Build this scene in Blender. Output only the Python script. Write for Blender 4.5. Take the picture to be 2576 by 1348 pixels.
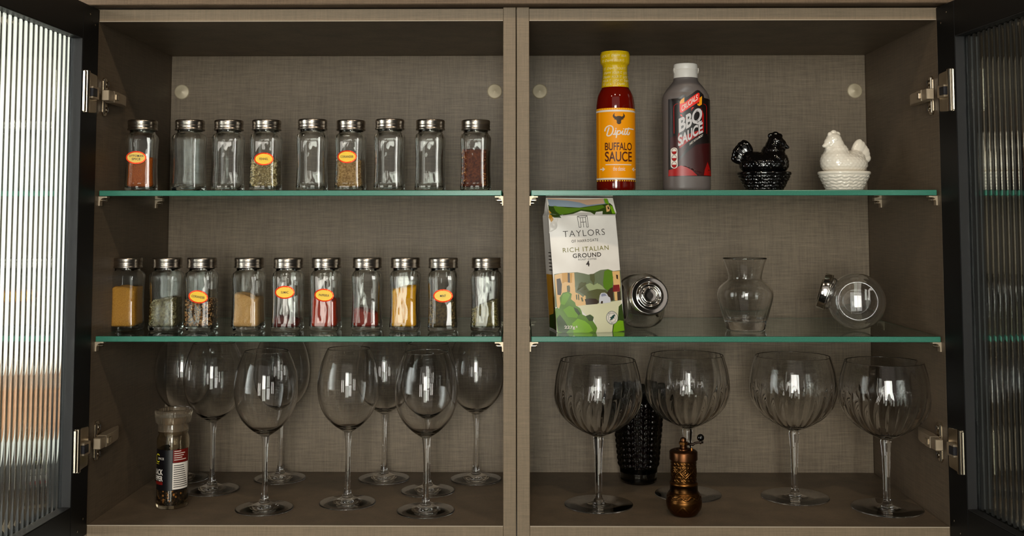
import bpy, bmesh, math, random
from math import sin, cos, pi, radians, sqrt, atan2, exp
from mathutils import Vector, Matrix
from mathutils.geometry import tessellate_polygon

random.seed(7)
for o in list(bpy.data.objects):
    bpy.data.objects.remove(o)
S = bpy.context.scene
COL = S.collection

# ------------------------------------------------------------------ camera
CAM_F, CAM_PITCH, CAM_YAW, CAM_ROLL, CAM_CY = 2612.23, 0.0632794, 0.0096924, -0.0005323, 394.40
CAM_LOC = Vector((0.00792, -1.4293, 0.40811))
cam = bpy.data.cameras.new('camera')
cam.sensor_fit = 'HORIZONTAL'
cam.sensor_width = 36.0
cam.lens = CAM_F / 2576.0 * 36.0
cam.shift_y = -(674.0 - CAM_CY) / 2576.0
cam.clip_start = 0.05
cam.clip_end = 50
camo = bpy.data.objects.new('camera', cam)
COL.objects.link(camo)
fw = Vector((-sin(CAM_YAW) * cos(CAM_PITCH), cos(CAM_YAW) * cos(CAM_PITCH), sin(CAM_PITCH)))
rt = Vector((cos(CAM_YAW), sin(CAM_YAW), 0))
up = rt.cross(fw)
rt2 = rt * cos(CAM_ROLL) + up * sin(CAM_ROLL)
up2 = -rt * sin(CAM_ROLL) + up * cos(CAM_ROLL)
m = Matrix((rt2, up2, -fw)).transposed().to_4x4()
m.translation = CAM_LOC
camo.matrix_world = m
S.camera = camo

# ------------------------------------------------------------------ world, lights, exposure
S.view_settings.view_transform = 'Standard'
S.view_settings.look = 'None'
S.view_settings.exposure = 0.0
S.view_settings.gamma = 1.0
S.view_settings.use_curve_mapping = False
S.cycles.max_bounces = 16
S.cycles.transmission_bounces = 16
S.cycles.transparent_max_bounces = 24
S.cycles.glossy_bounces = 8
S.cycles.diffuse_bounces = 4
S.cycles.caustics_refractive = True
S.cycles.caustics_reflective = True
S.cycles.blur_glossy = 0.6
S.cycles.sample_clamp_indirect = 6.0
S.cycles.use_denoising = True
S.cycles.use_adaptive_sampling = True
S.cycles.adaptive_threshold = 0.015

w = bpy.data.worlds.new('kitchen_ambient')
S.world = w
w.use_nodes = True
w.node_tree.nodes['Background'].inputs[0].default_value = (1.0, 0.86, 0.72, 1)
w.node_tree.nodes['Background'].inputs[1].default_value = 0.005


def area_light(name, loc, target, sx, sy, power, colour):
    l = bpy.data.lights.new(name, 'AREA')
    l.shape = 'RECTANGLE'
    l.size, l.size_y = sx, sy
    l.energy = power
    l.color = colour
    o = bpy.data.objects.new(name, l)
    COL.objects.link(o)
    o.location = loc
    d = Vector(target) - Vector(loc)
    o.rotation_euler = d.to_track_quat('-Z', 'Y').to_euler()
    return o


# tall kitchen window ahead and to the left, garden doors behind the camera, the pale far wall, ceiling spots
area_light('window_light_left', (-1.08, -2.9, 0.02), (0.1, 0.2, 0.36), 0.17, 1.0, 4.2, (1.0, 0.94, 0.84))
area_light('window_light_left', (-0.78, -2.95, 0.02), (0.1, 0.2, 0.36), 0.17, 1.0, 4.2, (0.98, 1.0, 0.88))
area_light('garden_door_light', (-0.22, -3.0, 0.64), (-0.22, 0.0, 0.50), 0.29, 1.05, 17, (1.0, 0.97, 0.90))
area_light('garden_door_light', (0.10, -3.0, 0.64), (0.10, 0.0, 0.50), 0.29, 1.05, 21, (0.97, 1.0, 0.92))
area_light('garden_door_light', (-0.22, -3.0, -0.48), (-0.22, 0.0, -0.30), 0.29, 1.05, 3.5, (1.0, 0.97, 0.86))
area_light('garden_door_light', (0.10, -3.0, -0.48), (0.10, 0.0, -0.30), 0.29, 1.05, 4, (0.95, 1.0, 0.86))
area_light('far_wall_light', (0.0, -3.9, 1.30), (0.0, 0.0, 0.34), 3.3, 2.9, 10, (1.0, 0.92, 0.83))
side = area_light('wall_fill_light', (-1.75, -0.75, 0.45), (-0.95, 0.33, 0.33), 0.5, 1.1, 11.5, (0.99, 1.0, 0.96))  # added fill to brighten the wall seen through the left door's glass
side.data.spread = radians(75)
for lx, ly, pw in ((-0.75, -1.5, 1.6), (0.0, -1.25, 4.2), (0.85, -1.25, 3.6)):  # the middle spot is added to brighten the cabinet floors
    area_light('ceiling_spot', (lx, ly, 1.75), (lx * 0.25, 0.1, 0.1), 0.06, 0.06, pw, (1.0, 0.82, 0.60))


# ------------------------------------------------------------------ helpers
def srgb(r, g, b):
    def f(c):
        c /= 255.0
        return c / 12.92 if c <= 0.04045 else ((c + 0.055) / 1.055) ** 2.4
    return (f(r), f(g), f(b), 1.0)


def mat(name, col, rough=0.5, metal=0.0, spec=0.5, trans=0.0, ior=1.5, coat=0.0, sub=0.0):
    m = bpy.data.materials.new(name)
    m.use_nodes = True
    p = m.node_tree.nodes['Principled BSDF']
    p.inputs['Base Color'].default_value = col
    p.inputs['Roughness'].default_value = rough
    p.inputs['Metallic'].default_value = metal
    p.inputs['Specular IOR Level'].default_value = spec
    p.inputs['Transmission Weight'].default_value = trans
    p.inputs['IOR'].default_value = ior
    p.inputs['Coat Weight'].default_value = coat
    p.inputs['Subsurface Weight'].default_value = sub
    m.diffuse_color = col
    return m


def N(m, t, **kw):
    n = m.node_tree.nodes.new(t)
    for k, v in kw.items():
        setattr(n, k, v)
    return n


def link(m, a, b):
    m.node_tree.links.new(a, b)


def noise_mat(name, c1, c2, scale, rough=0.6, stretch=(1, 1, 1), bump=0.0, detail=6, metal=0.0, spec=0.5, bdist=0.001):
    m = mat(name, c1, rough, metal, spec)
    p = m.node_tree.nodes['Principled BSDF']
    tc = N(m, 'ShaderNodeTexCoord')
    mp = N(m, 'ShaderNodeMapping')
    mp.inputs['Scale'].default_value = stretch
    nz = N(m, 'ShaderNodeTexNoise')
    nz.inputs['Scale'].default_value = scale
    nz.inputs['Detail'].default_value = detail
    rp = N(m, 'ShaderNodeValToRGB')
    rp.color_ramp.elements[0].color = c1
    rp.color_ramp.elements[0].position = 0.32
    rp.color_ramp.elements[1].color = c2
    rp.color_ramp.elements[1].position = 0.68
    link(m, tc.outputs['Object'], mp.inputs[0])
    link(m, mp.outputs[0], nz.inputs['Vector'])
    link(m, nz.outputs['Fac'], rp.inputs[0])
    link(m, rp.outputs[0], p.inputs['Base Color'])
    if bump:
        b = N(m, 'ShaderNodeBump')
        b.inputs['Strength'].default_value = bump
        b.inputs['Distance'].default_value = bdist
        link(m, nz.outputs['Fac'], b.inputs['Height'])
        link(m, b.outputs[0], p.inputs['Normal'])
    return m


def laminate(name, base, amp=1.0, rough=0.5):
    """woven linen laminate: long scratchy threads in both directions over soft cloudy tone"""
    m = mat(name, base, rough, 0, 0.25)
    p = m.node_tree.nodes['Principled BSDF']
    tc = N(m, 'ShaderNodeTexCoord')
    outs = []
    for st, sc in (((14, 14, 330), 1.7), ((330, 330, 14), 1.7), ((1, 1, 1), 8.0), ((90, 90, 700), 3.0)):
        mp = N(m, 'ShaderNodeMapping')
        mp.inputs['Scale'].default_value = st
        nz = N(m, 'ShaderNodeTexNoise')
        nz.inputs['Scale'].default_value = sc
        nz.inputs['Detail'].default_value = 5
        nz.inputs['Roughness'].default_value = 0.65
        link(m, tc.outputs['Object'], mp.inputs[0])
        link(m, mp.outputs[0], nz.inputs['Vector'])
        outs.append(nz.outputs['Fac'])
    def math_(op, a, b):
        n = N(m, 'ShaderNodeMath', operation=op)
        for i, v in enumerate((a, b)):
            if isinstance(v, (int, float)):
                n.inputs[i].default_value = v
            else:
                link(m, v, n.inputs[i])
        return n.outputs[0]
    s = math_('ADD', math_('ADD', math_('MULTIPLY', outs[0], 0.42), math_('MULTIPLY', outs[1], 0.30)),
              math_('ADD', math_('MULTIPLY', outs[2], 0.12), math_('MULTIPLY', outs[3], 0.22)))
    rp = N(m, 'ShaderNodeValToRGB')
    d = [c * (1 - 0.50 * amp) for c in base[:3]]
    l = [c * (1 + 0.45 * amp) for c in base[:3]]
    rp.color_ramp.elements[0].color = (*d, 1)
    rp.color_ramp.elements[0].position = 0.40
    rp.color_ramp.elements[1].color = (*l, 1)
    rp.color_ramp.elements[1].position = 0.66
    link(m, s, rp.inputs[0])
    link(m, rp.outputs[0], p.inputs['Base Color'])
    b = N(m, 'ShaderNodeBump')
    b.inputs['Strength'].default_value = 0.25
    b.inputs['Distance'].default_value = 0.0006
    link(m, s, b.inputs['Height'])
    link(m, b.outputs[0], p.inputs['Normal'])
    return m


def glass(name, col=(1, 1, 1, 1), rough=0.0, ior=1.5):
    m = bpy.data.materials.new(name)
    m.use_nodes = True
    nt = m.node_tree
    nt.nodes.remove(nt.nodes['Principled BSDF'])
    g = nt.nodes.new('ShaderNodeBsdfGlass')
    g.inputs['Color'].default_value = col
    g.inputs['Roughness'].default_value = rough
    g.inputs['IOR'].default_value = ior
    nt.links.new(g.outputs[0], nt.nodes['Material Output'].inputs[0])
    m.diffuse_color = col
    return m


def clear_glass(name, tint=(1, 1, 1, 1), ior=1.5, edge=1.0):
    """thin-walled glass: light goes straight through, the surface mirrors by Fresnel"""
    m = bpy.data.materials.new(name)
    m.use_nodes = True
    nt = m.node_tree
    nt.nodes.remove(nt.nodes['Principled BSDF'])
    t = nt.nodes.new('ShaderNodeBsdfTransparent')
    t.inputs[0].default_value = tint
    g = nt.nodes.new('ShaderNodeBsdfGlossy')
    g.inputs['Roughness'].default_value = 0.0
    g.inputs['Color'].default_value = (1, 1, 1, 1)
    fr = nt.nodes.new('ShaderNodeFresnel')
    fr.inputs['IOR'].default_value = ior
    mx = nt.nodes.new('ShaderNodeMixShader')
    nt.links.new(fr.outputs[0], mx.inputs[0])
    nt.links.new(t.outputs[0], mx.inputs[1])
    nt.links.new(g.outputs[0], mx.inputs[2])
    nt.links.new(mx.outputs[0], nt.nodes['Material Output'].inputs[0])
    return m


def ob(name, verts, faces, mats, parent=None, smooth=False, midx=None, loc=None):
    me = bpy.data.meshes.new(name)
    me.from_pydata([tuple(v) for v in verts], [], faces)
    if not isinstance(mats, (list, tuple)):
        mats = [mats]
    for mm in mats:
        me.materials.append(mm)
    if midx:
        me.polygons.foreach_set('material_index', midx)
    if smooth:
        me.polygons.foreach_set('use_smooth', [True] * len(me.polygons))
    me.update()
    o = bpy.data.objects.new(name, me)
    COL.objects.link(o)
    if parent:
        o.parent = parent
    if loc:
        o.location = loc
    return o


def sharp(o, ang=35):
    """smooth shading that keeps creases"""
    me = o.data
    me.polygons.foreach_set('use_smooth', [True] * len(me.polygons))
    bm = bmesh.new()
    bm.from_mesh(me)
    for e in bm.edges:
        if len(e.link_faces) == 2 and e.calc_face_angle(0) > radians(ang):
            e.smooth = False
    bm.to_mesh(me)
    bm.free()
    return o


def bevel(o, wd, seg=2):
    md = o.modifiers.new('bevel', 'BEVEL')
    md.width = wd
    md.segments = seg
    md.limit_method = 'ANGLE'
    return o


def thing(name, label, cat, loc=(0, 0, 0), rotz=0.0, group=None):
    o = bpy.data.objects.new(name, None)
    o.empty_display_size = 0.02
    COL.objects.link(o)
    o.location = loc
    o.rotation_euler = (0, 0, rotz)
    tag(o, label, cat, group)
    return o


def tag(o, label, cat, group=None):
    o['label'] = label
    o['category'] = cat
    if group:
        o['group'] = group
    return o


def struct(o):
    o['kind'] = 'structure'
    return o


class G:
    """collects geometry for one mesh"""
    def __init__(s):
        s.v, s.f, s.mi = [], [], []

    def add(s, vs, fs, mi=0, M=None):
        n = len(s.v)
        s.v += [tuple(M @ Vector(v)) if M else tuple(v) for v in vs]
        s.f += [[i + n for i in f] for f in fs]
        s.mi += [mi] * len(fs)
        return s

    def box(s, a, b, mi=0, M=None):
        x0, y0, z0 = a
        x1, y1, z1 = b
        return s.add([(x0, y0, z0), (x1, y0, z0), (x1, y1, z0), (x0, y1, z0), (x0, y0, z1), (x1, y0, z1), (x1, y1, z1), (x0, y1, z1)],
                     [(0, 3, 2, 1), (4, 5, 6, 7), (0, 1, 5, 4), (1, 2, 6, 5), (2, 3, 7, 6), (3, 0, 4, 7)], mi, M)

    def prism(s, poly, depth, axis='y', mi=0, M=None):
        """poly [(a,b)] extruded over depth=(d0,d1) along an axis"""
        n = len(poly)
        def P(a, b, d):
            return {'y': (a, d, b), 'x': (d, a, b), 'z': (a, b, d)}[axis]
        vs = [P(a, b, depth[0]) for a, b in poly] + [P(a, b, depth[1]) for a, b in poly]
        fs = [[i, (i + 1) % n, (i + 1) % n + n, i + n] for i in range(n)]
        fs += [list(range(n))[::-1], [i + n for i in range(n)]]
        s.add(vs, fs, mi, M)
        return s

    def tube(s, pts, rad, seg=10, mi=0, M=None, caps=True):
        pts = [Vector(p) for p in pts]
        rads = rad if isinstance(rad, (list, tuple)) else [rad] * len(pts)
        vs, fs = [], []
        prev = None
        for i, p in enumerate(pts):
            d = (pts[min(i + 1, len(pts) - 1)] - pts[max(i - 1, 0)]).normalized()
            a = prev if prev is not None and abs(prev.dot(d)) < 0.95 else (Vector((0, 0, 1)) if abs(d.z) < 0.9 else Vector((1, 0, 0)))
            u = (a - d * a.dot(d)).normalized()
            prev = u
            vv = d.cross(u)
            for k in range(seg):
                t = 2 * pi * k / seg
                vs.append(p + (u * cos(t) + vv * sin(t)) * rads[i])
        for i in range(len(pts) - 1):
            for k in range(seg):
                a, b = i * seg + k, i * seg + (k + 1) % seg
                fs.append((a, b, b + seg, a + seg))
        if caps:
            fs.append(list(range(seg))[::-1])
            fs.append([(len(pts) - 1) * seg + k for k in range(seg)])
        return s.add(vs, fs, mi, M)

    def lathe(s, prof, seg=48, rf=None, mi=0, M=None):
        v, f = lathe(prof, seg, rf)
        return s.add(v, f, mi, M)

    def make(s, name, mats, parent=None, smooth=False, loc=None):
        return ob(name, s.v, s.f, mats, parent, smooth, s.mi, loc)


def lathe(prof, seg=48, rf=None):
    """prof: (r, z[, squareness]); going bottom centre -> outside -> top makes outward normals"""
    vs, fs, rings = [], [], []
    for pt in prof:
        r, z = pt[0], pt[1]
        sq = pt[2] if len(pt) > 2 else 0
        if r < 1e-7:
            rings.append([len(vs)])
            vs.append((0, 0, z))
            continue
        ring = []
        for k in range(seg):
            t = 2 * pi * k / seg
            c, n_ = abs(cos(t)), abs(sin(t))
            ex = 2 + sq * 6
            q = 1.0 / ((c ** ex + n_ ** ex) ** (1.0 / ex)) if sq > 0 else 1.0
            R = r * q
            if rf:
                R = rf(t, z, R)
            ring.append(len(vs))
            vs.append((R * cos(t), R * sin(t), z))
        rings.append(ring)
    for a, b in zip(rings[:-1], rings[1:]):
        if len(a) == 1 and len(b) == 1:
            continue
        for k in range(seg):
            k2 = (k + 1) % seg
            if len(a) == 1:
                fs.append((a[0], b[k2], b[k]))
            elif len(b) == 1:
                fs.append((a[k], a[k2], b[0]))
            else:
                fs.append((a[k], a[k2], b[k2], b[k]))
    return vs, fs


def spline(pts, n=6):
    """Catmull-Rom through the points (tuples of any size)"""
    out = []
    P = [pts[0]] + list(pts) + [pts[-1]]
    for i in range(1, len(P) - 2):
        p0, p1, p2, p3 = P[i - 1:i + 3]
        for k in range(n):
            t = k / n
            out.append(tuple(0.5 * ((2 * b) + (c - a) * t + (2 * a - 5 * b + 4 * c - d) * t * t + (3 * b - a - 3 * c + d) * t ** 3)
                             for a, b, c, d in zip(p0, p1, p2, p3)))
    out.append(tuple(pts[-1]))
    return out


# ---- flat print: lettering and printed patches laid on a surface
_tc = {}


def text2d(txt, bold=0.0, spacing=1.0, res=3):
    key = (txt, bold, spacing, res)
    if key in _tc:
        return _tc[key]
    c = bpy.data.curves.new('lettering', 'FONT')
    c.body = txt
    c.size = 1.0
    c.resolution_u = res
    c.offset = bold
    c.space_character = spacing
    c.fill_mode = 'FRONT'
    o = bpy.data.objects.new('lettering', c)
    COL.objects.link(o)
    bpy.context.view_layer.update()
    me = bpy.data.meshes.new_from_object(o.evaluated_get(bpy.context.evaluated_depsgraph_get()))
    v = [(p.co.x, p.co.y) for p in me.vertices]
    f = [list(p.vertices) for p in me.polygons]
    bpy.data.objects.remove(o)
    bpy.data.meshes.remove(me)
    bpy.data.curves.remove(c)
    _tc[key] = (v, f)
    return v, f


def text(txt, cx, cy, wdt, hgt, bold=0.0, shear=0.0, rot=0.0, spacing=1.0, slant=0.0, res=3):
    """lettering scaled into a box wdt x hgt about (cx, cy); shear leans letters, slant lifts the line to the right"""
    v, f = text2d(txt, bold, spacing, res)
    xs = [p[0] for p in v]
    ys = [p[1] for p in v]
    x0, x1, y0, y1 = min(xs), max(xs), min(ys), max(ys)
    out = []
    for x, y in v:
        X = ((x - x0) / (x1 - x0) - 0.5) * wdt
        Y = ((y - y0) / (y1 - y0) - 0.5) * hgt
        X += shear * Y
        Y += slant * X
        if rot:
            X, Y = X * cos(rot) - Y * sin(rot), X * sin(rot) + Y * cos(rot)
        out.append((cx + X, cy + Y))
    return out, f


def poly(pts, maxlen=None):
    """filled 2-D polygon, cut fine enough to follow a curved surface"""
    tri = tessellate_polygon([[Vector((x, y, 0)) for x, y in pts]])
    f = [list(t) for t in tri]
    v = list(pts)
    if maxlen:
        bm = bmesh.new()
        bv = [bm.verts.new((x, y, 0)) for x, y in v]
        for t in f:
            try:
                bm.faces.new([bv[i] for i in t])
            except ValueError:
                pass
        for _ in range(5):
            es = [e for e in bm.edges if e.calc_length() > maxlen]
            if not es:
                break
            bmesh.ops.subdivide_edges(bm, edges=es, cuts=1)
            bmesh.ops.triangulate(bm, faces=bm.faces[:])
        bm.verts.index_update()
        v = [(p.co.x, p.co.y) for p in bm.verts]
        f = [[q.index for q in p.verts] for p in bm.faces]
        bm.free()
    # counter-clockwise
    out = []
    for t in f:
        (ax, ay), (bx, by), (cx, cy) = v[t[0]], v[t[1]], v[t[2]]
        out.append(t if (bx - ax) * (cy - ay) - (by - ay) * (cx - ax) > 0 else t[::-1])
    return v, out


def rect(x0, y0, x1, y1, maxlen=None):
    return poly([(x0, y0), (x1, y0), (x1, y1), (x0, y1)], maxlen)


def ell(cx, cy, rx, ry, n=28, rot=0.0):
    pts = []
    for k in range(n):
        t = 2 * pi * k / n
        x, y = rx * cos(t), ry * sin(t)
        pts.append((cx + x * cos(rot) - y * sin(rot), cy + x * sin(rot) + y * cos(rot)))
    return pts


def ring2d(cx, cy, rx, ry, t, n=32, rot=0.0):
    a, b = ell(cx, cy, rx, ry, n, rot), ell(cx, cy, rx - t, ry - t, n, rot)
    return a + b, [[k, (k + 1) % n, (k + 1) % n + n, k + n] for k in range(n)]


def stroke(pts, wd):
    """thick polyline"""
    L, R = [], []
    for i, p in enumerate(pts):
        a, b = pts[max(i - 1, 0)], pts[min(i + 1, len(pts) - 1)]
        dx, dy = b[0] - a[0], b[1] - a[1]
        l = sqrt(dx * dx + dy * dy) or 1
        nx, ny = -dy / l * wd / 2, dx / l * wd / 2
        L.append((p[0] + nx, p[1] + ny))
        R.append((p[0] - nx, p[1] - ny))
    n = len(pts)
    return L + R, [[i, i + n, i + n + 1, i + 1] for i in range(n - 1)]


def printed(name, pieces, mapf, parent):
    """pieces: (verts2d, faces, material, layer); one mesh laid on the surface mapf(x, y, offset)"""
    g = G()
    mats = []
    for v, f, mm, layer in pieces:
        if mm not in mats:
            mats.append(mm)
        g.add([mapf(x, y, 0.00018 * layer) for x, y in v], f, mats.index(mm))
    return g.make(name, mats, parent, True)


def cyl_map(R):
    def f(x, z, o):
        x = max(-R * 0.995, min(R * 0.995, x))
        s = (R + o) / R
        return (x * s, -sqrt(R * R - x * x) * s, z)
    return f


# ------------------------------------------------------------------ materials
BASE = srgb(110, 95, 78)  # board tone darkened, shade of the recess put into the colour
M_lam = laminate('shaded_linen_laminate', BASE, 0.6, 0.5)
M_edge = laminate('laminate_edge', srgb(133, 116, 95), 0.45, 0.5)  # divider and front edges keep the lighter tone of the same board
M_back = laminate('linen_back_panel', srgb(122, 108, 91), 0.8, 0.45)
M_lip = mat('edge_band_lip', srgb(170, 155, 136), 0.5)
M_cornice = laminate('cornice_laminate', srgb(112, 93, 74), 0.7, 0.6)
M_black = mat('black_aluminium', srgb(9, 9, 10), 0.5, 0.0, 0.3)
M_lipal = mat('lit_black_lip', srgb(40, 39, 39), 0.55, 0.0, 0.3)  # frame black made lighter, the light it catches put into the colour
M_nickel = noise_mat('nickel', srgb(190, 176, 158), srgb(205, 192, 172), 60, 0.22, metal=1.0)
M_nickel2 = mat('cast_zinc', srgb(196, 178, 154), 0.46, 0.85)
M_dark = mat('hinge_recess', srgb(28, 26, 32), 0.5)
M_cap = noise_mat('pewter_cap', srgb(178, 162, 134), srgb(198, 184, 156), 40, 0.45, metal=0.15)
M_steel = noise_mat('brushed_steel', srgb(150, 142, 134), srgb(186, 178, 168), 40, 0.27, (1, 1, 9), 0.0, metal=1.0)
M_chrome = mat('chrome', srgb(228, 222, 216), 0.11, 1.0)
M_shelf = glass('shelf_glass', (0.985, 1.0, 0.995, 1), 0.0, 1.5)
va = N(M_shelf, 'ShaderNodeVolumeAbsorption')
va.inputs['Color'].default_value = (0.04, 0.86, 0.74, 1)
va.inputs['Density'].default_value = 6.5
link(M_shelf, va.outputs[0], M_shelf.node_tree.nodes['Material Output'].inputs['Volume'])
M_ground = glass('ground_shelf_edge', (0.94, 1.0, 0.98, 1), 0.24, 1.5)
nt = M_ground.node_tree
df = nt.nodes.new('ShaderNodeBsdfDiffuse')
df.inputs[0].default_value = srgb(98, 196, 168)
mx = nt.nodes.new('ShaderNodeMixShader')
mx.inputs[0].default_value = 0.36
nt.links.new([n for n in nt.nodes if n.type == 'BSDF_GLASS'][0].outputs[0], mx.inputs[1])
nt.links.new(df.outputs[0], mx.inputs[2])
nt.links.new(mx.outputs[0], nt.nodes['Material Output'].inputs['Surface'])
vb = N(M_ground, 'ShaderNodeVolumeAbsorption')
vb.inputs['Color'].default_value = (0.04, 0.86, 0.74, 1)
vb.inputs['Density'].default_value = 6.5
link(M_ground, vb.outputs[0], M_ground.node_tree.nodes['Material Output'].inputs['Volume'])
M_wine = glass('wine_glass', (0.998, 0.998, 0.998, 1), 0.0, 1.5)
M_crystal = glass('crystal', (0.997, 0.996, 0.995, 1), 0.0, 1.5)
M_jar = glass('jar_glass', (0.985, 0.992, 0.985, 1), 0.0, 1.48)
def ripple(m, scale, dist, st=(1, 1, 1)):
    """the slight unevenness of pressed glass"""
    tc = N(m, 'ShaderNodeTexCoord')
    mp = N(m, 'ShaderNodeMapping')
    mp.inputs['Scale'].default_value = st
    nz = N(m, 'ShaderNodeTexNoise')
    nz.inputs['Scale'].default_value = scale
    nz.inputs['Detail'].default_value = 2
    b = N(m, 'ShaderNodeBump')
    b.inputs['Strength'].default_value = 1.0
    b.inputs['Distance'].default_value = dist
    link(m, tc.outputs['Object'], mp.inputs[0])
    link(m, mp.outputs[0], nz.inputs['Vector'])
    link(m, nz.outputs['Fac'], b.inputs['Height'])
    g = [n for n in m.node_tree.nodes if n.type == 'BSDF_GLASS'][0]
    link(m, b.outputs[0], g.inputs['Normal'])


ripple(M_jar, 38, 0.0008, (1, 1, 0.45))
M_flute = glass('reeded_glass', (0.95, 0.97, 0.96, 1), 0.0, 1.5)
M_smoke = glass('smoked_glass', (0.42, 0.41, 0.39, 1), 0.0, 1.5)
M_plastic = mat('clear_plastic', srgb(222, 208, 188), 0.06, 0, 0.5, 0.93, 1.47)
M_yellow = mat('sticker_yellow', srgb(252, 205, 22), 0.35, 0, 0.5)
M_foil = mat('red_foil', srgb(244, 62, 14), 0.3, 0.6)
M_ink = mat('black_ink', srgb(22, 18, 16), 0.5)
M_inkbrown = mat('brown_ink', srgb(82, 34, 14), 0.5)
M_white = mat('white_print', srgb(238, 228, 218), 0.5)


# ------------------------------------------------------------------ the setting
HW, H, T, D = 0.582, 0.688, 0.018, 0.30
M_wall = noise_mat('pale_plaster', srgb(232, 234, 226), srgb(240, 242, 234), 6, 0.8)
M_char = noise_mat('charcoal_paint', srgb(34, 33, 32), srgb(44, 42, 40), 8, 0.6)
M_oak = noise_mat('oiled_oak', srgb(142, 96, 58), srgb(176, 126, 82), 14, 0.5, (1, 6, 20))
struct(G().box((-2.2, 0.335, -1.0), (-0.03, 0.40, 1.6)).make('wall_left', M_wall))
struct(G().box((-0.03, 0.335, -1.0), (2.2, 0.40, 1.6)).make('wall_right', M_char))
o = G().box((-1.50, 0.16, 0.082), (-0.635, 0.335, 0.158)).make('floating_shelf', M_oak)
tag(bevel(o, 0.003), 'thick oak shelf board seen through the ribbed glass of the left door', 'shelf')
o = G().box((-1.60, 0.02, -0.30), (-0.635, 0.335, 0.012)).make('dark_cupboard', M_char)
tag(bevel(o, 0.003), 'dark cupboard top low behind the ribbed glass of the left door', 'cupboard')

# ------------------------------------------------------------------ the two cabinets
CAB_LABEL = {-1: 'grey linen laminate wall cabinet holding rows of spice jars and wine glasses',
             1: 'grey linen laminate wall cabinet holding sauces, ceramic hens and cut gin glasses'}
ZU, ZL, GT = 0.453, 0.2524, 0.0078     # tops of the two glass shelves, glass thickness
cabs = {}


def panel(name, a, b, mm, parent, bev=0.0006):
    return bevel(G().box(a, b).make(name, mm, parent), bev, 1)


def bracket(sx, x, y, z, parent, dark=False):
    """L shaped shelf support with a filleted corner; sx is the way it reaches"""
    L, Hh, t = 0.0118, 0.0130, 0.0019
    pts = [(0, 0), (L, 0), (L, -t)]
    for k in range(7):
        a = pi / 2 * k / 6
        pts.append((L * 0.62 - (L * 0.62 - t) * sin(a), -t - (Hh * 0.52) * (1 - cos(a))))
    pts += [(t, -Hh), (0, -Hh)]
    pts = [(x + sx * a, z + b) for a, b in pts]
    if sx < 0:
        pts = pts[::-1]
    o = sharp(G().prism(pts, (y, y + 0.009)).make('shelf_bracket', M_nickel2, parent), 50)
    g = G().tube([(x, y + 0.0045, z - 0.0055), (x + sx * 0.0085, y + 0.0045, z - 0.0055)], 0.0016, 10)
    g.tube([(x + sx * 0.0085, y + 0.0045, z - 0.0055), (x + sx * 0.0100, y + 0.0045, z - 0.0055)], 0.0020, 12)
    g.make('pin', M_nickel, o)


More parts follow.
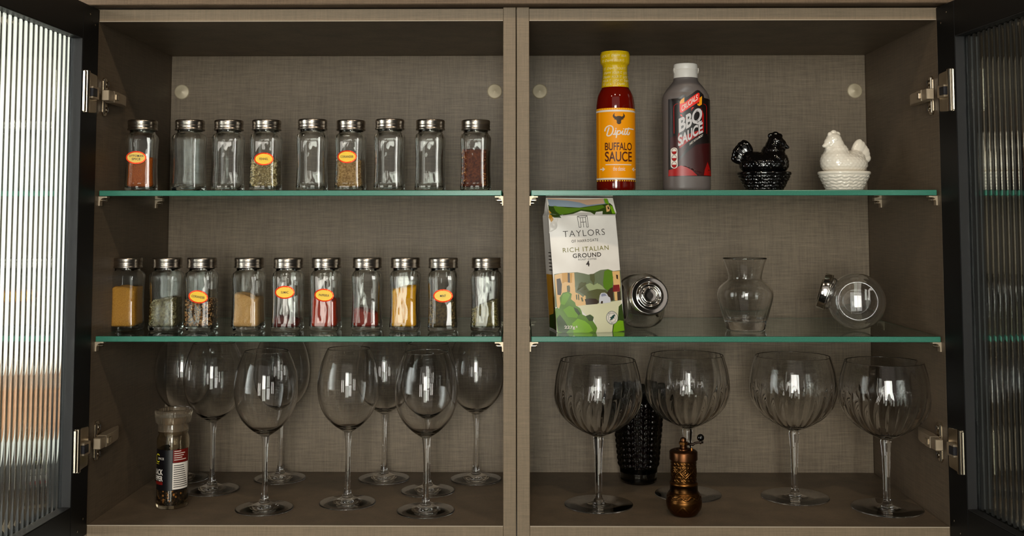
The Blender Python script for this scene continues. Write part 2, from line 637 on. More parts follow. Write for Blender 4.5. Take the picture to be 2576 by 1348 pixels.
def hinge(sx, zc, parent, rot):
    """sx: +1 for the left wall (reaches to +x). Mount plate on the wall, arm, cup plate on the door"""
    X = -sx * HW
    def R(a, b):
        x0, x1 = sorted((X + sx * a[0], X + sx * b[0]))
        return (x0, a[1], a[2]), (x1, b[1], b[2])
    g = G()
    g.prism([(0.017, zc - 0.027), (0.026, zc - 0.027), (0.030, zc - 0.022), (0.030, zc + 0.022), (0.026, zc + 0.027), (0.017, zc + 0.027),
             (0.013, zc + 0.022), (0.013, zc - 0.022)], sorted((X, X + sx * 0.0022)), 'x')
    g.box(*R((0.0022, 0.013, zc - 0.025), (0.0050, 0.0165, zc + 0.025)))
    root = bevel(g.make('hinge', M_nickel, parent), 0.0006, 1)
    for dz in (-0.018, 0.018):
        v, f = lathe([(0, 0.0042), (0.0022, 0.0040), (0.0040, 0.0026), (0.0046, 0.0)][::-1], 16)
        M = Matrix.Translation((X + sx * 0.002, 0.0235, zc + dz)) @ Matrix.Rotation(sx * pi / 2, 4, 'Y')
        s = G().add(v, f, 0, M)
        s.box((-0.0032, -0.0005, 0.0036), (0.0032, 0.0005, 0.0044), 1, M)
        sharp(s.make('screw', [M_nickel, M_dark], root))
    # arm: block nearest the door, then the long body bending down along the wall
    a = G()
    a.box(*R((0.006, -0.001, zc - 0.0075), (0.0165, 0.0165, zc + 0.0075)))
    a.box(*R((0.004, 0.0175, zc - 0.0082), (0.0170, 0.036, zc + 0.0082)))
    pr = [(0.036, 0.002), (0.078, 0.002), (0.088, 0.004), (0.088, 0.0065), (0.080, 0.0095), (0.066, 0.0135), (0.050, 0.0158), (0.036, 0.0165)]
    a.prism([(X + sx * b, y) for y, b in pr][::-sx], (zc - 0.0078, zc + 0.0078), 'z')
    bevel(a.make('hinge_arm', M_nickel2, root), 0.0008, 1)
    k = G().box(*R((0.0165, 0.0225, zc - 0.004), (0.0185, 0.0315, zc + 0.004))).make('adjusting_clip', M_nickel, root)
    bevel(k, 0.0005, 1)
    # cup plate and cup on the door stile
    c = G()
    c.prism([(-0.0445, zc - 0.029), (-0.0100, zc - 0.026), (-0.0085, zc - 0.024), (-0.0085, zc + 0.024), (-0.0100, zc + 0.026), (-0.0445, zc + 0.029)],
            sorted((0.0, sx * 0.0035)), 'x', 0)
    c.tube([(sx * 0.0035, -0.0400, zc - 0.0285), (sx * 0.0035, -0.0400, zc + 0.0285)], 0.0042, 12)
    c.tube([(sx * 0.0030, -0.0465, zc - 0.0275), (sx * 0.0030, -0.0465, zc + 0.0275)], 0.0024, 10)
    cup = bevel(c.make('hinge_cup_plate', M_nickel, root), 0.0006, 1)
    cup.matrix_local = rot
    d = G().box((min(sx * 0.003, sx * 0.0095), -0.034, zc - 0.0085), (max(sx * 0.003, sx * 0.0095), -0.0150, zc + 0.0085), 0)
    d.box((min(sx * 0.004, sx * 0.0105), -0.0355, zc - 0.0055), (max(sx * 0.004, sx * 0.0105), -0.0225, zc + 0.0055), 1)
    k2 = bevel(d.make('hinge_cup', [M_nickel2, M_dark], root), 0.0006, 1)
    k2.matrix_local = rot


def door(sx, angle, parent):
    """sx +1: the left door. Built in door space: y runs from the hinge edge toward the room, x outward-in"""
    z0, z1, wd, st, th = -0.012, 0.7048, 0.56, 0.048, 0.021
    M = Matrix.Translation((-sx * (HW - 0.0008), -0.0025, 0)) @ Matrix.Rotation(radians(-sx * (90 - angle)), 4, 'Z')
    def B(g, y0, y1, za, zb, x0, x1, mi=0):
        xa, xb = sorted((-sx * x0, -sx * x1))
        g.box((xa, -y1, za), (xb, -y0, zb), mi)
    # frame: four mitred bars as one black profile, with a step down to the pane
    fr = G()
    B(fr, 0, st, z0, z1, 0, th)
    B(fr, wd - st, wd, z0, z1, 0, th)
    B(fr, st, wd - st, z0, z0 + st, 0, th)
    B(fr, st, wd - st, z1 - st, z1, 0, th)
    d = bevel(fr.make('door', M_black, parent), 0.0007, 1)
    d.matrix_local = M
    ln = G()
    for (ya, yb, za, zb) in ((st, st + 0.0009, z0 + st, z1 - st), (wd - st - 0.0009, wd - st, z0 + st, z1 - st),
                             (st, wd - st, z0 + st, z0 + st + 0.0009), (st, wd - st, z1 - st - 0.0009, z1 - st)):
        B(ln, ya, yb, za, zb, 0.0004, 0.0125)
    ln.make('frame_lip', M_lipal, d)
    # reeded pane: half round ribs on the room side, flat inside
    pitch, n = 0.0125, int(round((wd - 2 * st + 0.012) / 0.0125))
    ya = st - 0.006
    xs = []
    for i in range(n):
        for k in range(10):
            t = k / 10
            xs.append((ya + (i + t) * pitch, 0.0012 * (1 - (2 * t - 1) ** 2)))
    xs.append((ya + n * pitch, 0.0))
    vs, fs = [], []
    zb0, zb1 = z0 + st - 0.006, z1 - st + 0.006
    for zz in (zb0, zb1):
        for y, h in xs:
            vs.append((-sx * (0.0125 + (0.0024 - h)), -y, zz))
    nn = len(xs)
    base = len(vs)
    for zz in (zb0, zb1):
        for y, h in xs:
            vs.append((-sx * 0.0185, -y, zz))
    for i in range(nn - 1):
        fs.append((i, i + 1, nn + i + 1, nn + i))
        fs.append((base + i + 1, base + i, base + nn + i, base + nn + i + 1))
        fs.append((i + 1, i, base + i, base + i + 1))
        fs.append((nn + i, nn + i + 1, base + nn + i + 1, base + nn + i))
    fs.append((0, nn, base + nn, base))
    fs.append((nn + nn - 1, nn - 1, base + nn - 1, base + nn + nn - 1))
    if sx < 0:
        fs = [f[::-1] for f in fs]
    p = ob('reeded_glass_pane', vs, fs, M_flute, d)
    bm = bmesh.new(); bm.from_mesh(p.data); bmesh.ops.recalc_face_normals(bm, faces=bm.faces[:]); bm.to_mesh(p.data); bm.free()
    sharp(p, 50)
    for yy, zz in ((0.012, z1 - 0.024), (0.028, z1 - 0.012), (0.012, z0 + 0.024), (0.028, z0 + 0.012)):
        v, f = lathe([(0, 0.0006), (0.0010, 0.0005), (0.0014, 0.0)][::-1], 10)
        G().add(v, f, 0, Matrix.Translation((0, -yy, zz)) @ Matrix.Rotation(sx * pi / 2, 4, 'Y')).make('frame_screw', M_nickel, d, True)
    return M


for sx in (1, -1):               # sx = +1 is the left cabinet (its outer wall reaches toward +x)
    s = -sx
    c = thing('wall_cabinet', CAB_LABEL[s], 'cabinet', (0, 0, 0), 0, None)
    cabs[s] = c
    def X(a, b):
        return sorted((s * a, s * b))
    x0, x1 = X(HW, HW + T)
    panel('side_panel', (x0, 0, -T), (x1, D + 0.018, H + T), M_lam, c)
    x0, x1 = X(0.0006, T)
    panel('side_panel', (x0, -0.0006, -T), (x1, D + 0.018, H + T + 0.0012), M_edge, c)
    x0, x1 = X(T + 0.0003, HW - 0.0003)
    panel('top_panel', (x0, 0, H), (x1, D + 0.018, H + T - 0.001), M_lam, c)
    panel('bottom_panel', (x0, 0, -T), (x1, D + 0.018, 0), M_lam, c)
    g = G()
    g.box((x0, -0.0005, H - 0.0001), (x1, 0.0006, H + 0.0010))
    G().box((x0, -0.0004, H + 0.0010), (x1, 0.0004, H + T - 0.001)).make('edge_strip', M_edge, c)  # added so the darkened board keeps a lighter front edge
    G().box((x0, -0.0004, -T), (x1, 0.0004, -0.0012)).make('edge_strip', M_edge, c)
    g.make('edge_band', M_lip, c)
    g = G()
    g.box((x0, -0.0005, -0.0012), (x1, 0.0006, 0.0001))
    g.make('edge_band', M_lip, c)
    panel('back_panel', (x0, D, 0), (x1, D + 0.008, H), M_back, c)
    for px in (0.0378, 0.5635):
        v, f = lathe([(0, 0.0022), (0.0016, 0.0024), (0.0030, 0.0016), (0.0106, 0.0018), (0.0122, 0.0013), (0.0126, 0.0)][::-1], 32)
        capo = G().add(v, f, 0, Matrix.Translation((s * px, D, 0.6275)) @ Matrix.Rotation(pi / 2, 4, 'X')).make('cover_cap', M_cap, c, True)
    for z in (ZU - GT, ZL - GT):
        for yy in (0.012, 0.235):
            bracket(sx, s * HW, yy, z - 0.0004, c)
            bracket(-sx, s * T, yy, z - 0.0004, c)
    ang = 88.2 if s < 0 else 85.0
    M = door(sx, ang, c)
    for zc in (0.585, 0.108):
        hinge(sx, zc, c, M)

o = panel('cornice_board', (-0.80, -0.02, 0.7076), (0.80, 0.02, 0.80), M_cornice, None, 0.0012)
tag(o, 'brown-grey cornice board running above both cabinets along the top', 'board')

for s in (-1, 1):
    for zt, which in ((ZU, 'upper'), (ZL, 'lower')):
        x0, x1 = sorted((s * 0.0203, s * 0.5798))
        gs = G().box((x0, 0.008, zt - GT), (x1, 0.290, zt))
        gs.mi = [0, 0, 1, 1, 1, 1]
        o = bevel(gs.make('glass_shelf', [M_shelf, M_ground]), 0.0009, 2)
        what = {(-1, 'upper'): 'upper green-edged glass shelf carrying nine spice jars', (-1, 'lower'): 'lower green-edged glass shelf carrying ten spice jars',
                (1, 'upper'): 'upper green-edged glass shelf under the sauce bottles and hens',
                (1, 'lower'): 'lower green-edged glass shelf under the coffee bag and vase'}[(s, which)]
        tag(o, what, 'shelf', 'glass shelves in the cabinets')


# ------------------------------------------------------------------ spice jars
def jar_profile():
    a = 0.0212
    out = [(0, 0.0030, 0.85), (0.012, 0.0026, 0.85), (0.0165, 0.0008, 0.85), (0.0185, 0.0, 0.85), (0.0203, 0.0012, 0.85)]
    n = 12
    for k in range(n + 1):
        t = k / n
        out.append((a * (1 - 0.055 * sin(pi * t)), 0.004 + t * 0.074, 0.85))
    out += [(0.0209, 0.0805, 0.7), (0.0200, 0.0830, 0.45), (0.0188, 0.0848, 0.2), (0.0180, 0.0862, 0), (0.0178, 0.0885, 0), (0.0178, 0.1000, 0)]
    inn = [(0.0162, 0.1000, 0), (0.0162, 0.0870, 0), (0.0172, 0.0845, 0.2), (0.0184, 0.0820, 0.5), (0.0189, 0.0785, 0.75)]
    for k in range(n + 1):
        t = 1 - k / n
        inn.append((0.0192 * (1 - 0.058 * sin(pi * t)), 0.0075 + t * 0.069, 0.8))
    inn += [(0.0178, 0.0058, 0.8), (0.0135, 0.0075, 0.7), (0.006, 0.0098, 0.2), (0, 0.0102, 0)]
    return out + inn


def lid_profile():
    p = [(0.0184, 0.0898), (0.0206, 0.0898), (0.0213, 0.0902), (0.0215, 0.0912), (0.0209, 0.0926), (0.0206, 0.0940), (0.0209, 0.0952), (0.0209, 0.0966),
         (0.0206, 0.0974), (0.0207, 0.0984), (0.0210, 0.0992), (0.0211, 0.1026), (0.0208, 0.1042), (0.0200, 0.1048), (0.0190, 0.1044), (0.0180, 0.1046), (0, 0.1046)]
    return p


JAR_ME = LID_ME = None


def spice_body(kind, fill, tilt, mm, grain, parent, mats2):
    """the ground spice or seeds standing in the jar"""
    def rz(z):
        t = (z - 0.0075) / 0.069
        return 0.0186 * (1 - 0.058 * sin(pi * max(0, min(1, t))))
    prof = [(0, 0.0106, 0), (0.006, 0.0102, 0.2), (0.0132, 0.0080, 0.7), (0.0172, 0.0064, 0.8)]
    n = 10
    for k in range(n + 1):
        z = 0.0085 + (fill - 0.0085) * k / n
        prof.append((rz(z), z, 0.8))
    prof += [(rz(fill) * 0.7, fill + 0.001, 0.6), (rz(fill) * 0.35, fill + 0.002, 0.3), (0, fill + 0.002, 0)]
    v, f = lathe(prof, 48)
    tx, ty = tilt
    out = []
    for x, y, z in v:
        kz = max(0, (z - 0.010) / max(0.001, fill - 0.010)) ** 3
        wob = 0.0012 * sin(210 * x + 3 * y * 100) * kz
        out.append((x, y, z + kz * (tx * x + ty * y) + wob))
    o = ob('spice', out, f, mm, parent, True)
    if grain:
        length, width, count, shape = grain
        g = G()
        rnd = random.Random(hash(kind) % 999 + int(fill * 1e5))
        rnd = random.Random(len(kind) * 77 + int(fill * 1e5))
        for _ in range(count):
            top = rnd.random() < 0.14
            zz = 0.0085 + (fill - 0.008) * rnd.random()
            R = rz(zz) - 0.0002
            if top:
                x, y = rnd.uniform(-R, R), rnd.uniform(-R, R)
                zz = fill + 0.0012
                nrm = Vector((0, 0, 1))
            else:
                sd = rnd.choice((0, 0, 0, 1, 2))
                u = rnd.uniform(-R * 0.97, R * 0.97)
                x, y, nrm = ((u, -R, Vector((0, -1, 0))), (R, u, Vector((1, 0, 0))), (-R, u, Vector((-1, 0, 0))))[sd]
            kz = max(0, (zz - 0.010) / max(0.001, fill - 0.010)) ** 3
            zz += kz * (tx * x + ty * y)
            t = nrm.orthogonal().normalized()
            t.rotate(Matrix.Rotation(rnd.uniform(0, 2 * pi), 3, nrm))
            b = nrm.cross(t)
            L, W = length * rnd.uniform(0.7, 1.2) / 2, width * rnd.uniform(0.75, 1.2) / 2
            h = W * (0.75 if shape != 'flake' else 0.22)
            p = Vector((x, y, zz)) - nrm * (h * 0.55)
            mi = rnd.randrange(len(mats2))
            if shape == 'ball':
                vs = []
                for k in range(6):
                    a = 2 * pi * k / 6
                    vs.append(p + (t * cos(a) + b * sin(a)) * L)
                for k in range(6):
                    a = 2 * pi * k / 6
                    vs.append(p + (t * cos(a) + b * sin(a)) * L * 0.62 + nrm * L * 0.75)
                vs.append(p + nrm * L)
                fs = [(k, (k + 1) % 6, (k + 1) % 6 + 6, k + 6) for k in range(6)] + [(k + 6, (k + 1) % 6 + 6, 12) for k in range(6)]
            else:
                vs = [p - t * L, p - b * W, p + t * L, p + b * W, p + nrm * h - t * L * 0.3, p + nrm * h + t * L * 0.3]
                fs = [(0, 1, 4), (1, 5, 4), (1, 2, 5), (2, 3, 5), (3, 4, 5), (3, 0, 4)]
            g.add(vs, fs, mi)
        go = g.make('spice_grains', mats2, o, shape == 'ball')
        go['kind'] = 'stuff'
    return o


def powder(name, a, b, sc=900, rough=0.9):
    return noise_mat(name, srgb(*a), srgb(*b), sc, rough, (1, 1, 1), 0.5, 3, 0, 0.2, 0.0006)


def sticker(parent, txt, x, z, rot=0.0, two=None):
    w_, h_ = 0.0142, 0.0094
    yb = -0.0202
    def mp(a, b, o):
        return (x + a, yb - 0.0004 - o, z + b)
    base = ell(0, 0, w_ - 0.0012, h_ - 0.0012, 36, rot)
    g = G()
    g.prism([(x + a, z + b) for a, b in base], (yb - 0.0005, yb + 0.0006))
    lab = g.make('label', M_yellow, parent)
    # raised foil rim
    r = G()
    n = 40
    for k in range(n):
        t = 2 * pi * k / n
        ct, st_ = cos(t), sin(t)
        for off, dy in ((0.0, 0.0005), (-0.0002, -0.0009), (-0.0016, -0.0011), (-0.0020, -0.0004)):
            a, b = (w_ + off) * ct, (h_ + off) * st_
            a, b = a * cos(rot) - b * sin(rot), a * sin(rot) + b * cos(rot)
            r.v.append((x + a, yb + dy + 0.00012 * sin(7 * t + k % 3), z + b))
    for k in range(n):
        for j in range(3):
            a, b = k * 4 + j, ((k + 1) % n) * 4 + j
            r.f.append([a, a + 1, b + 1, b]); r.mi.append(0)
    rm = r.make('rim', M_foil, lab, False)
    pcs = []
    if two:
        for t_, dz, wd in two:
            v, f = text(t_, 0, dz, wd, 0.0032, 0.018, rot=rot, spacing=1.1)
            pcs.append((v, f, M_ink, 1))
    else:
        v, f = text(txt, 0, 0, min(0.0021 * len(txt), 0.0205), 0.0033, 0.012, rot=rot, spacing=1.05)
        pcs.append((v, f, M_ink if txt in ('MINT', 'CORIANDER') else M_inkbrown, 1))
    printed('lettering', pcs, mp, lab).location = (0, -0.0003, 0)


P_orange = powder('ottoman_spice', (158, 74, 16), (190, 98, 26))
P_ochre = powder('ochre_powder', (188, 128, 40), (214, 158, 64))
P_tan = powder('tan_powder', (196, 150, 92), (214, 172, 116))
P_sumac = powder('sumac_powder', (74, 24, 16), (108, 38, 26))
P_paprika = powder('paprika_powder', (150, 34, 8), (182, 54, 16))
P_chilli = powder('chilli_powder', (120, 30, 14), (152, 46, 24))
P_turm = powder('turmeric_powder', (218, 150, 8), (238, 176, 22))
P_cor = powder('ground_coriander', (128, 92, 40), (190, 152, 96), 420)
P_fen = powder('fennel_bed', (96, 78, 44), (150, 130, 84), 300)
P_red = powder('flake_bed', (70, 26, 10), (120, 58, 20), 300)
P_cum = powder('cumin_bed', (78, 70, 46), (140, 130, 92), 300)
P_seed = powder('seed_bed', (48, 32, 18), (84, 58, 34), 300)
P_mint = powder('mint_bed', (52, 40, 20), (96, 78, 40), 300)
P_ore = powder('oregano_bed', (84, 76, 36), (130, 116, 62), 300)
S_fen = [mat('fennel_a', srgb(226, 208, 156), 0.7), mat('fennel_b', srgb(176, 156, 96), 0.7), mat('fennel_c', srgb(242, 228, 184), 0.7)]
S_red = [mat('flake_a', srgb(128, 62, 20), 0.7), mat('flake_b', srgb(196, 130, 60), 0.7), mat('flake_c', srgb(92, 24, 8), 0.6), mat('flake_d', srgb(150, 88, 30), 0.6)]
S_cum = [mat('cumin_a', srgb(176, 168, 130), 0.7), mat('cumin_b', srgb(128, 116, 76), 0.7), mat('cumin_c', srgb(198, 190, 148), 0.7)]
S_cor = [mat('coriander_a', srgb(176, 130, 78), 0.7), mat('coriander_b', srgb(140, 96, 54), 0.7), mat('coriander_c', srgb(204, 164, 112), 0.7)]
S_mint = [mat('mint_a', srgb(124, 98, 50), 0.7), mat('mint_b', srgb(74, 58, 28), 0.7), mat('mint_c', srgb(160, 136, 78), 0.7)]
S_ore = [mat('oregano_a', srgb(168, 152, 86), 0.7), mat('oregano_b', srgb(116, 104, 52), 0.7), mat('oregano_c', srgb(192, 178, 112), 0.7)]
S_gc = [mat('grit_a', srgb(196, 154, 92), 0.8), mat('grit_b', srgb(140, 98, 42), 0.8), mat('grit_c', srgb(214, 184, 132), 0.8)]

UP, LO = 'spice jars on the upper glass shelf', 'spice jars on the lower glass shelf'
JARS = [  # x, dy, shelf, rot deg, label, fill, tilt, material, grains, sticker(text, dx, z, rot)
    (-0.5500, 0.000, ZU, 10, 'spice jar of orange-brown powder with an oval sticker reading OTTOMAN SPICE', 0.048, (0.05, 0), P_orange, None, None, ('', -0.0045, 0.0492, 0)),
    (-0.4800, 0.000, ZU, -3, 'empty clear spice jar standing between the ottoman spice jar and another empty jar', 0, None, None, None, None, None),
    (-0.4232, 0.002, ZU, 2, 'empty clear spice jar standing just left of the fennel jar', 0, None, None, None, None, None),
    (-0.3672, 0.000, ZU, 1, 'spice jar half full of pale fennel seeds with a FENNEL sticker', 0.045, (0.02, 0), P_fen, ('seed', 0.0066, 0.0021, 460, 'seed'), S_fen, ('FENNEL', 0.0012, 0.0470, 0)),
    (-0.2976, -0.009, ZU, 1, 'empty clear spice jar standing between the fennel jar and the ground coriander jar', 0, None, None, None, None, None),
    (-0.2440, 0.006, ZU, -2, 'spice jar of coarse ground coriander with a sticker, standing between two empty jars', 0.047, (-0.12, 0), P_cor, ('grit', 0.0022, 0.0015, 500, 'seed'), S_gc, ('CORIANDER', -0.0014, 0.0505, 0)),
    (-0.1847, -0.009, ZU, -2, 'empty clear spice jar just right of the ground coriander jar', 0, None, None, None, None, None),
    (-0.1263, 0.000, ZU, -3, 'empty clear spice jar just left of the reddish flake jar', 0, None, None, None, None, None),
    (-0.0601, 0.006, ZU, -6, 'spice jar of coarse reddish-brown flakes at the divider end of the upper shelf', 0.060, (-0.02, 0), P_red, ('flakes', 0.0032, 0.0022, 620, 'flake'), S_red, None),
    (-0.5680, 0.000, ZL, -2, 'spice jar of ochre powder at the door end of the lower shelf', 0.062, (-0.02, 0), P_ochre, None, None, None),
    (-0.5094, 0.000, ZL, -1, 'unlabelled spice jar of small grey-green seeds between the ochre jar and the coriander jar', 0.045, (0.12, 0), P_cum, ('cumin', 0.0042, 0.0013, 640, 'seed'), S_cum, None),
    (-0.4580, -0.002, ZL, 1, 'spice jar of round brown seeds with a tilted CORIANDER sticker', 0.044, (0.0, 0), P_seed, ('coriander', 0.0033, 0.0033, 420, 'ball'), S_cor, ('CORIANDER', 0.0012, 0.0495, -0.16)),
    (-0.3897, 0.000, ZL, -2, 'unlabelled spice jar of tan powder sloping down to the right', 0.050, (-0.22, 0), P_tan, None, None, None),
    (-0.3311, -0.006, ZL, 1, 'nearly empty spice jar with dark red dregs and a SUMAC sticker', 0.018, (-0.1, 0), P_sumac, None, None, ('SUMAC', -0.0006, 0.0562, 0)),
    (-0.2772, 0.000, ZL, -1, 'spice jar half full of bright red powder with a PAPRIKA sticker', 0.046, (-0.1, 0), P_paprika, None, None, ('PAPRIKA', 0.0014, 0.0517, -0.06)),
    (-0.2178, 0.002, ZL, 1, 'unlabelled spice jar with a low heap of dark red powder', 0.028, (-0.2, 0), P_chilli, None, None, None),
    (-0.1622, 0.002, ZL, -2, 'spice jar nearly full of bright yellow turmeric powder', 0.061, (0.16, 0), P_turm, None, None, None),
    (-0.1063, -0.006, ZL, -1, 'spice jar of dried brown-green leaf with a MINT sticker', 0.046, (0.02, 0), P_mint, ('mint', 0.0040, 0.0016, 620, 'flake'), S_mint, ('MINT', 0.0016, 0.0512, 0)),
    (-0.0444, 0.000, ZL, -5, 'unlabelled spice jar of olive dried herb sloping up to the right, beside the divider', 0.038, (0.32, 0), P_ore, ('oregano', 0.0036, 0.0011, 720, 'seed'), S_ore, None),
]
for (x, dy, zt, rot, label, fill, tilt, mm, grain, gm, st) in JARS:
    j = thing('spice_jar', label, 'jar', (x, 0.087 + dy, zt + 0.0003), radians(rot), UP if zt == ZU else LO)
    if JAR_ME is None:
        v, f = lathe(jar_profile(), 64)
        b = sharp(ob('jar_body', v, f, M_jar, j), 60)
        JAR_ME = b.data
        v, f = lathe(lid_profile(), 56)
        l = sharp(ob('lid', v, f, M_steel, j), 50)
        LID_ME = l.data
    else:
        for nm, me in (('jar_body', JAR_ME), ('lid', LID_ME)):
            b = bpy.data.objects.new(nm, me)
            COL.objects.link(b)
            b.parent = j
    if fill:
        spice_body(label, fill, tilt, mm, grain[1:] if grain else None, j, gm)
    if st:
        if st[0] == '':
            sticker(j, '', st[1], st[2], st[3], [('OTTOMAN', 0.0024, 0.0200), ('SPICE', -0.0022, 0.0120)])
        else:
            sticker(j, *st)


# ------------------------------------------------------------------ wine glasses
def wine_profiles():
    outer = spline([(0.0058, 0.1030), (0.0110, 0.1060), (0.0225, 0.1145), (0.0345, 0.1280), (0.0420, 0.1450), (0.0450, 0.1650), (0.0440, 0.1840), (0.0400, 0.2020), (0.0345, 0.2160), (0.0312, 0.2232)], 6)
    inner = spline([(0.0304, 0.2232), (0.0336, 0.2158), (0.0390, 0.2020), (0.0429, 0.1840), (0.0438, 0.1650), (0.0408, 0.1455), (0.0332, 0.1292), (0.0212, 0.1165), (0.0100, 0.1105), (0.0, 0.1090)], 6)
    bowl = outer + [(0.0309, 0.2237)] + inner
    stem = spline([(0.0062, 0.0130), (0.0048, 0.0190), (0.0039, 0.0300), (0.0035, 0.0500), (0.0036, 0.0720), (0.0043, 0.0900), (0.0054, 0.1000), (0.0058, 0.1030)], 5)
    foot = [(0, 0.0018), (0.020, 0.0014), (0.0385, 0.0002), (0.0398, 0.0), (0.0409, 0.0005), (0.0412, 0.0014), (0.0404, 0.0021)] + \
        spline([(0.0404, 0.0021), (0.030, 0.0038), (0.018, 0.0062), (0.0105, 0.0088), (0.0078, 0.0104), (0.0080, 0.0112), (0.0074, 0.0122), (0.0062, 0.0130)], 4)
    return bowl, stem, foot


WG = [
    (-0.3610, 0.0802, 'wine glass in the front row, first one right of the pepper mill'),
    (-0.2471, 0.1106, 'wine glass standing alone in the middle of its cabinet floor, under the powdery red jars'),
    (-0.1291, 0.0697, 'frontmost wine glass near the divider, another glass hidden close behind it'),
    (-0.1362, 0.1787, 'wine glass directly behind the frontmost glass near the divider'),
    (-0.4670, 0.1832, 'wine glass just behind and right of the pepper mill'),
    (-0.3793, 0.2540, 'wine glass against the back panel behind the first front row glass'),
    (-0.2130, 0.2540, 'wine glass against the back panel between the two front glasses nearest the divider'),
    (-0.0660, 0.2520, 'wine glass in the back corner beside the divider'),
    (-0.5360, 0.2540, 'wine glass in the back corner, half hidden by the pepper mill'),
]
meshes = None
for x, y, label in WG:
    gl = thing('wine_glass', label, 'glass', (x, y, 0.0003), 0, 'wine glasses on the cabinet floor')
    if meshes is None:
        meshes = []
        for nm, pr in zip(('bowl', 'stem', 'foot'), wine_profiles()):
            v, f = lathe(pr, 64)
            b = sharp(ob(nm, v, f, M_wine, gl), 70)
            meshes.append((nm, b.data))
    else:
        for nm, me in meshes:
            b = bpy.data.objects.new(nm, me)
            COL.objects.link(b)
            b.parent = gl


# ------------------------------------------------------------------ gin balloon glasses
def gin_profiles():
    outer = spline([(0.0060, 0.0975), (0.0120, 0.1000), (0.0260, 0.1070), (0.0430, 0.1190), (0.0560, 0.1350), (0.0625, 0.1530), (0.0632, 0.1680), (0.0610, 0.1860), (0.0570, 0.2010), (0.0548, 0.2078)], 7)
    inner = spline([(0.0539, 0.2078), (0.0560, 0.2008), (0.0599, 0.1860), (0.0620, 0.1680), (0.0612, 0.1535), (0.0545, 0.1366), (0.0413, 0.1215), (0.0240, 0.1100), (0.0090, 0.1048), (0.0, 0.1040)], 7)
    stem = spline([(0.0064, 0.0090), (0.0050, 0.0130), (0.0046, 0.0250), (0.0048, 0.0480), (0.0056, 0.0740), (0.0070, 0.0905), (0.0072, 0.0945), (0.0060, 0.0975)], 5)
    foot = [(0, 0.0008), (0.030, 0.0006), (0.0485, 0.0), (0.0495, 0.0004), (0.0498, 0.0012), (0.0490, 0.0019)] + \
        spline([(0.0490, 0.0019), (0.036, 0.0026), (0.020, 0.0036), (0.0100, 0.0048), (0.0076, 0.0058), (0.0074, 0.0072), (0.0068, 0.0080), (0.0064, 0.0090)], 4)
    return (outer + [(0.0544, 0.2083)], inner), stem, foot


def gin_rf(t, z, R):
    if z < 0.0985:
        return R
    k = max(0, min(1, (z - 0.0985) / 0.012)) * max(0, min(1, (0.172 - z) / 0.03))
    ph = 28 * t + 0.7 * sin((z - 0.1) * 60)
    petal = abs(sin(ph / 2)) ** 0.6
    up_ = max(0, min(1, (z - 0.150) / 0.02))
    return R * (1 + 0.034 * k * petal) * (1 + 0.0022 * up_ * sin(26 * t))


GG = [
    (0.1183, 0.1048, 'cut crystal gin balloon glass nearest the divider, dark tumbler just behind it'),
    (0.2570, 0.1632, 'cut crystal gin balloon glass standing behind the copper spice grinder'),
    (0.4135, 0.1485, 'cut crystal gin balloon glass below the little glass vase, clear of other things'),
    (0.5290, 0.0880, 'cut crystal gin balloon glass nearest the hinged side wall'),
]
meshes = None
for i, (x, y, label) in enumerate(GG):
    gl = thing('gin_glass', label, 'glass', (x, y, 0.0003), radians(13 * i), 'gin balloon glasses on the cabinet floor')
    if meshes is None:
        meshes = []
        for nm, pr in zip(('bowl', 'stem', 'foot'), gin_profiles()):
            if nm == 'bowl':        # cut relief outside, smooth inside
                gg = G().lathe(pr[0], 220, gin_rf)
                gg.lathe([pr[0][-1]] + pr[1], 220)
                b = sharp(gg.make(nm, M_crystal, gl), 70)
            else:
                v, f = lathe(pr, 56)
                b = sharp(ob(nm, v, f, M_crystal, gl), 70)
            meshes.append((nm, b.data))
    else:
        for nm, me in meshes:
            b = bpy.data.objects.new(nm, me)
            COL.objects.link(b)
            b.parent = gl

# ------------------------------------------------------------------ dark tumbler with plaited relief
def tumbler_rf(t, z, R):
    if z < 0.022 or z > 0.128 or R < 0.0265:
        return R
    cols, row = 20, 0.0088
    c = (t / (2 * pi) * cols) % 1.0
    d = abs(c - 0.5) * 2
    q = ((z + 0.0065 * (1 - d)) / row) % 1.0
    leaf = max(0, sin(pi * q)) * (0.25 + 0.75 * sin(pi * min(1, max(0, d))) ** 0.7)
    fade = min(1, (z - 0.022) / 0.006) * min(1, (0.128 - z) / 0.008)
    return R + 0.0026 * leaf * fade


tb = thing('tumbler', 'tall dark smoked glass tumbler with plaited relief behind the gin glasses', 'glass', (0.1915, 0.243, 0.0003))
prof = [(0, 0.002), (0.022, 0.001), (0.0262, 0.0), (0.0282, 0.0015), (0.0286, 0.006), (0.0284, 0.010), (0.0290, 0.0125)]
for k in range(141):
    t = k / 140
    prof.append((0.0292 + 0.0118 * t, 0.014 + t * 0.126))
prof += [(0.0411, 0.1425), (0.0408, 0.1450), (0.0402, 0.1462), (0.0396, 0.1452)]
for k in range(21):
    t = 1 - k / 20
    prof.append((0.0262 + 0.0132 * t - 0.0, 0.018 + t * 0.126))
prof += [(0.024, 0.0155), (0, 0.0145)]
v, f = lathe(prof, 200, lambda t, z, R: tumbler_rf(t, z, R) if R > 0.0292 + 0.0118 * (z - 0.014) / 0.126 - 0.0005 else R)
ob('tumbler_body', v, f, M_smoke, tb, True)

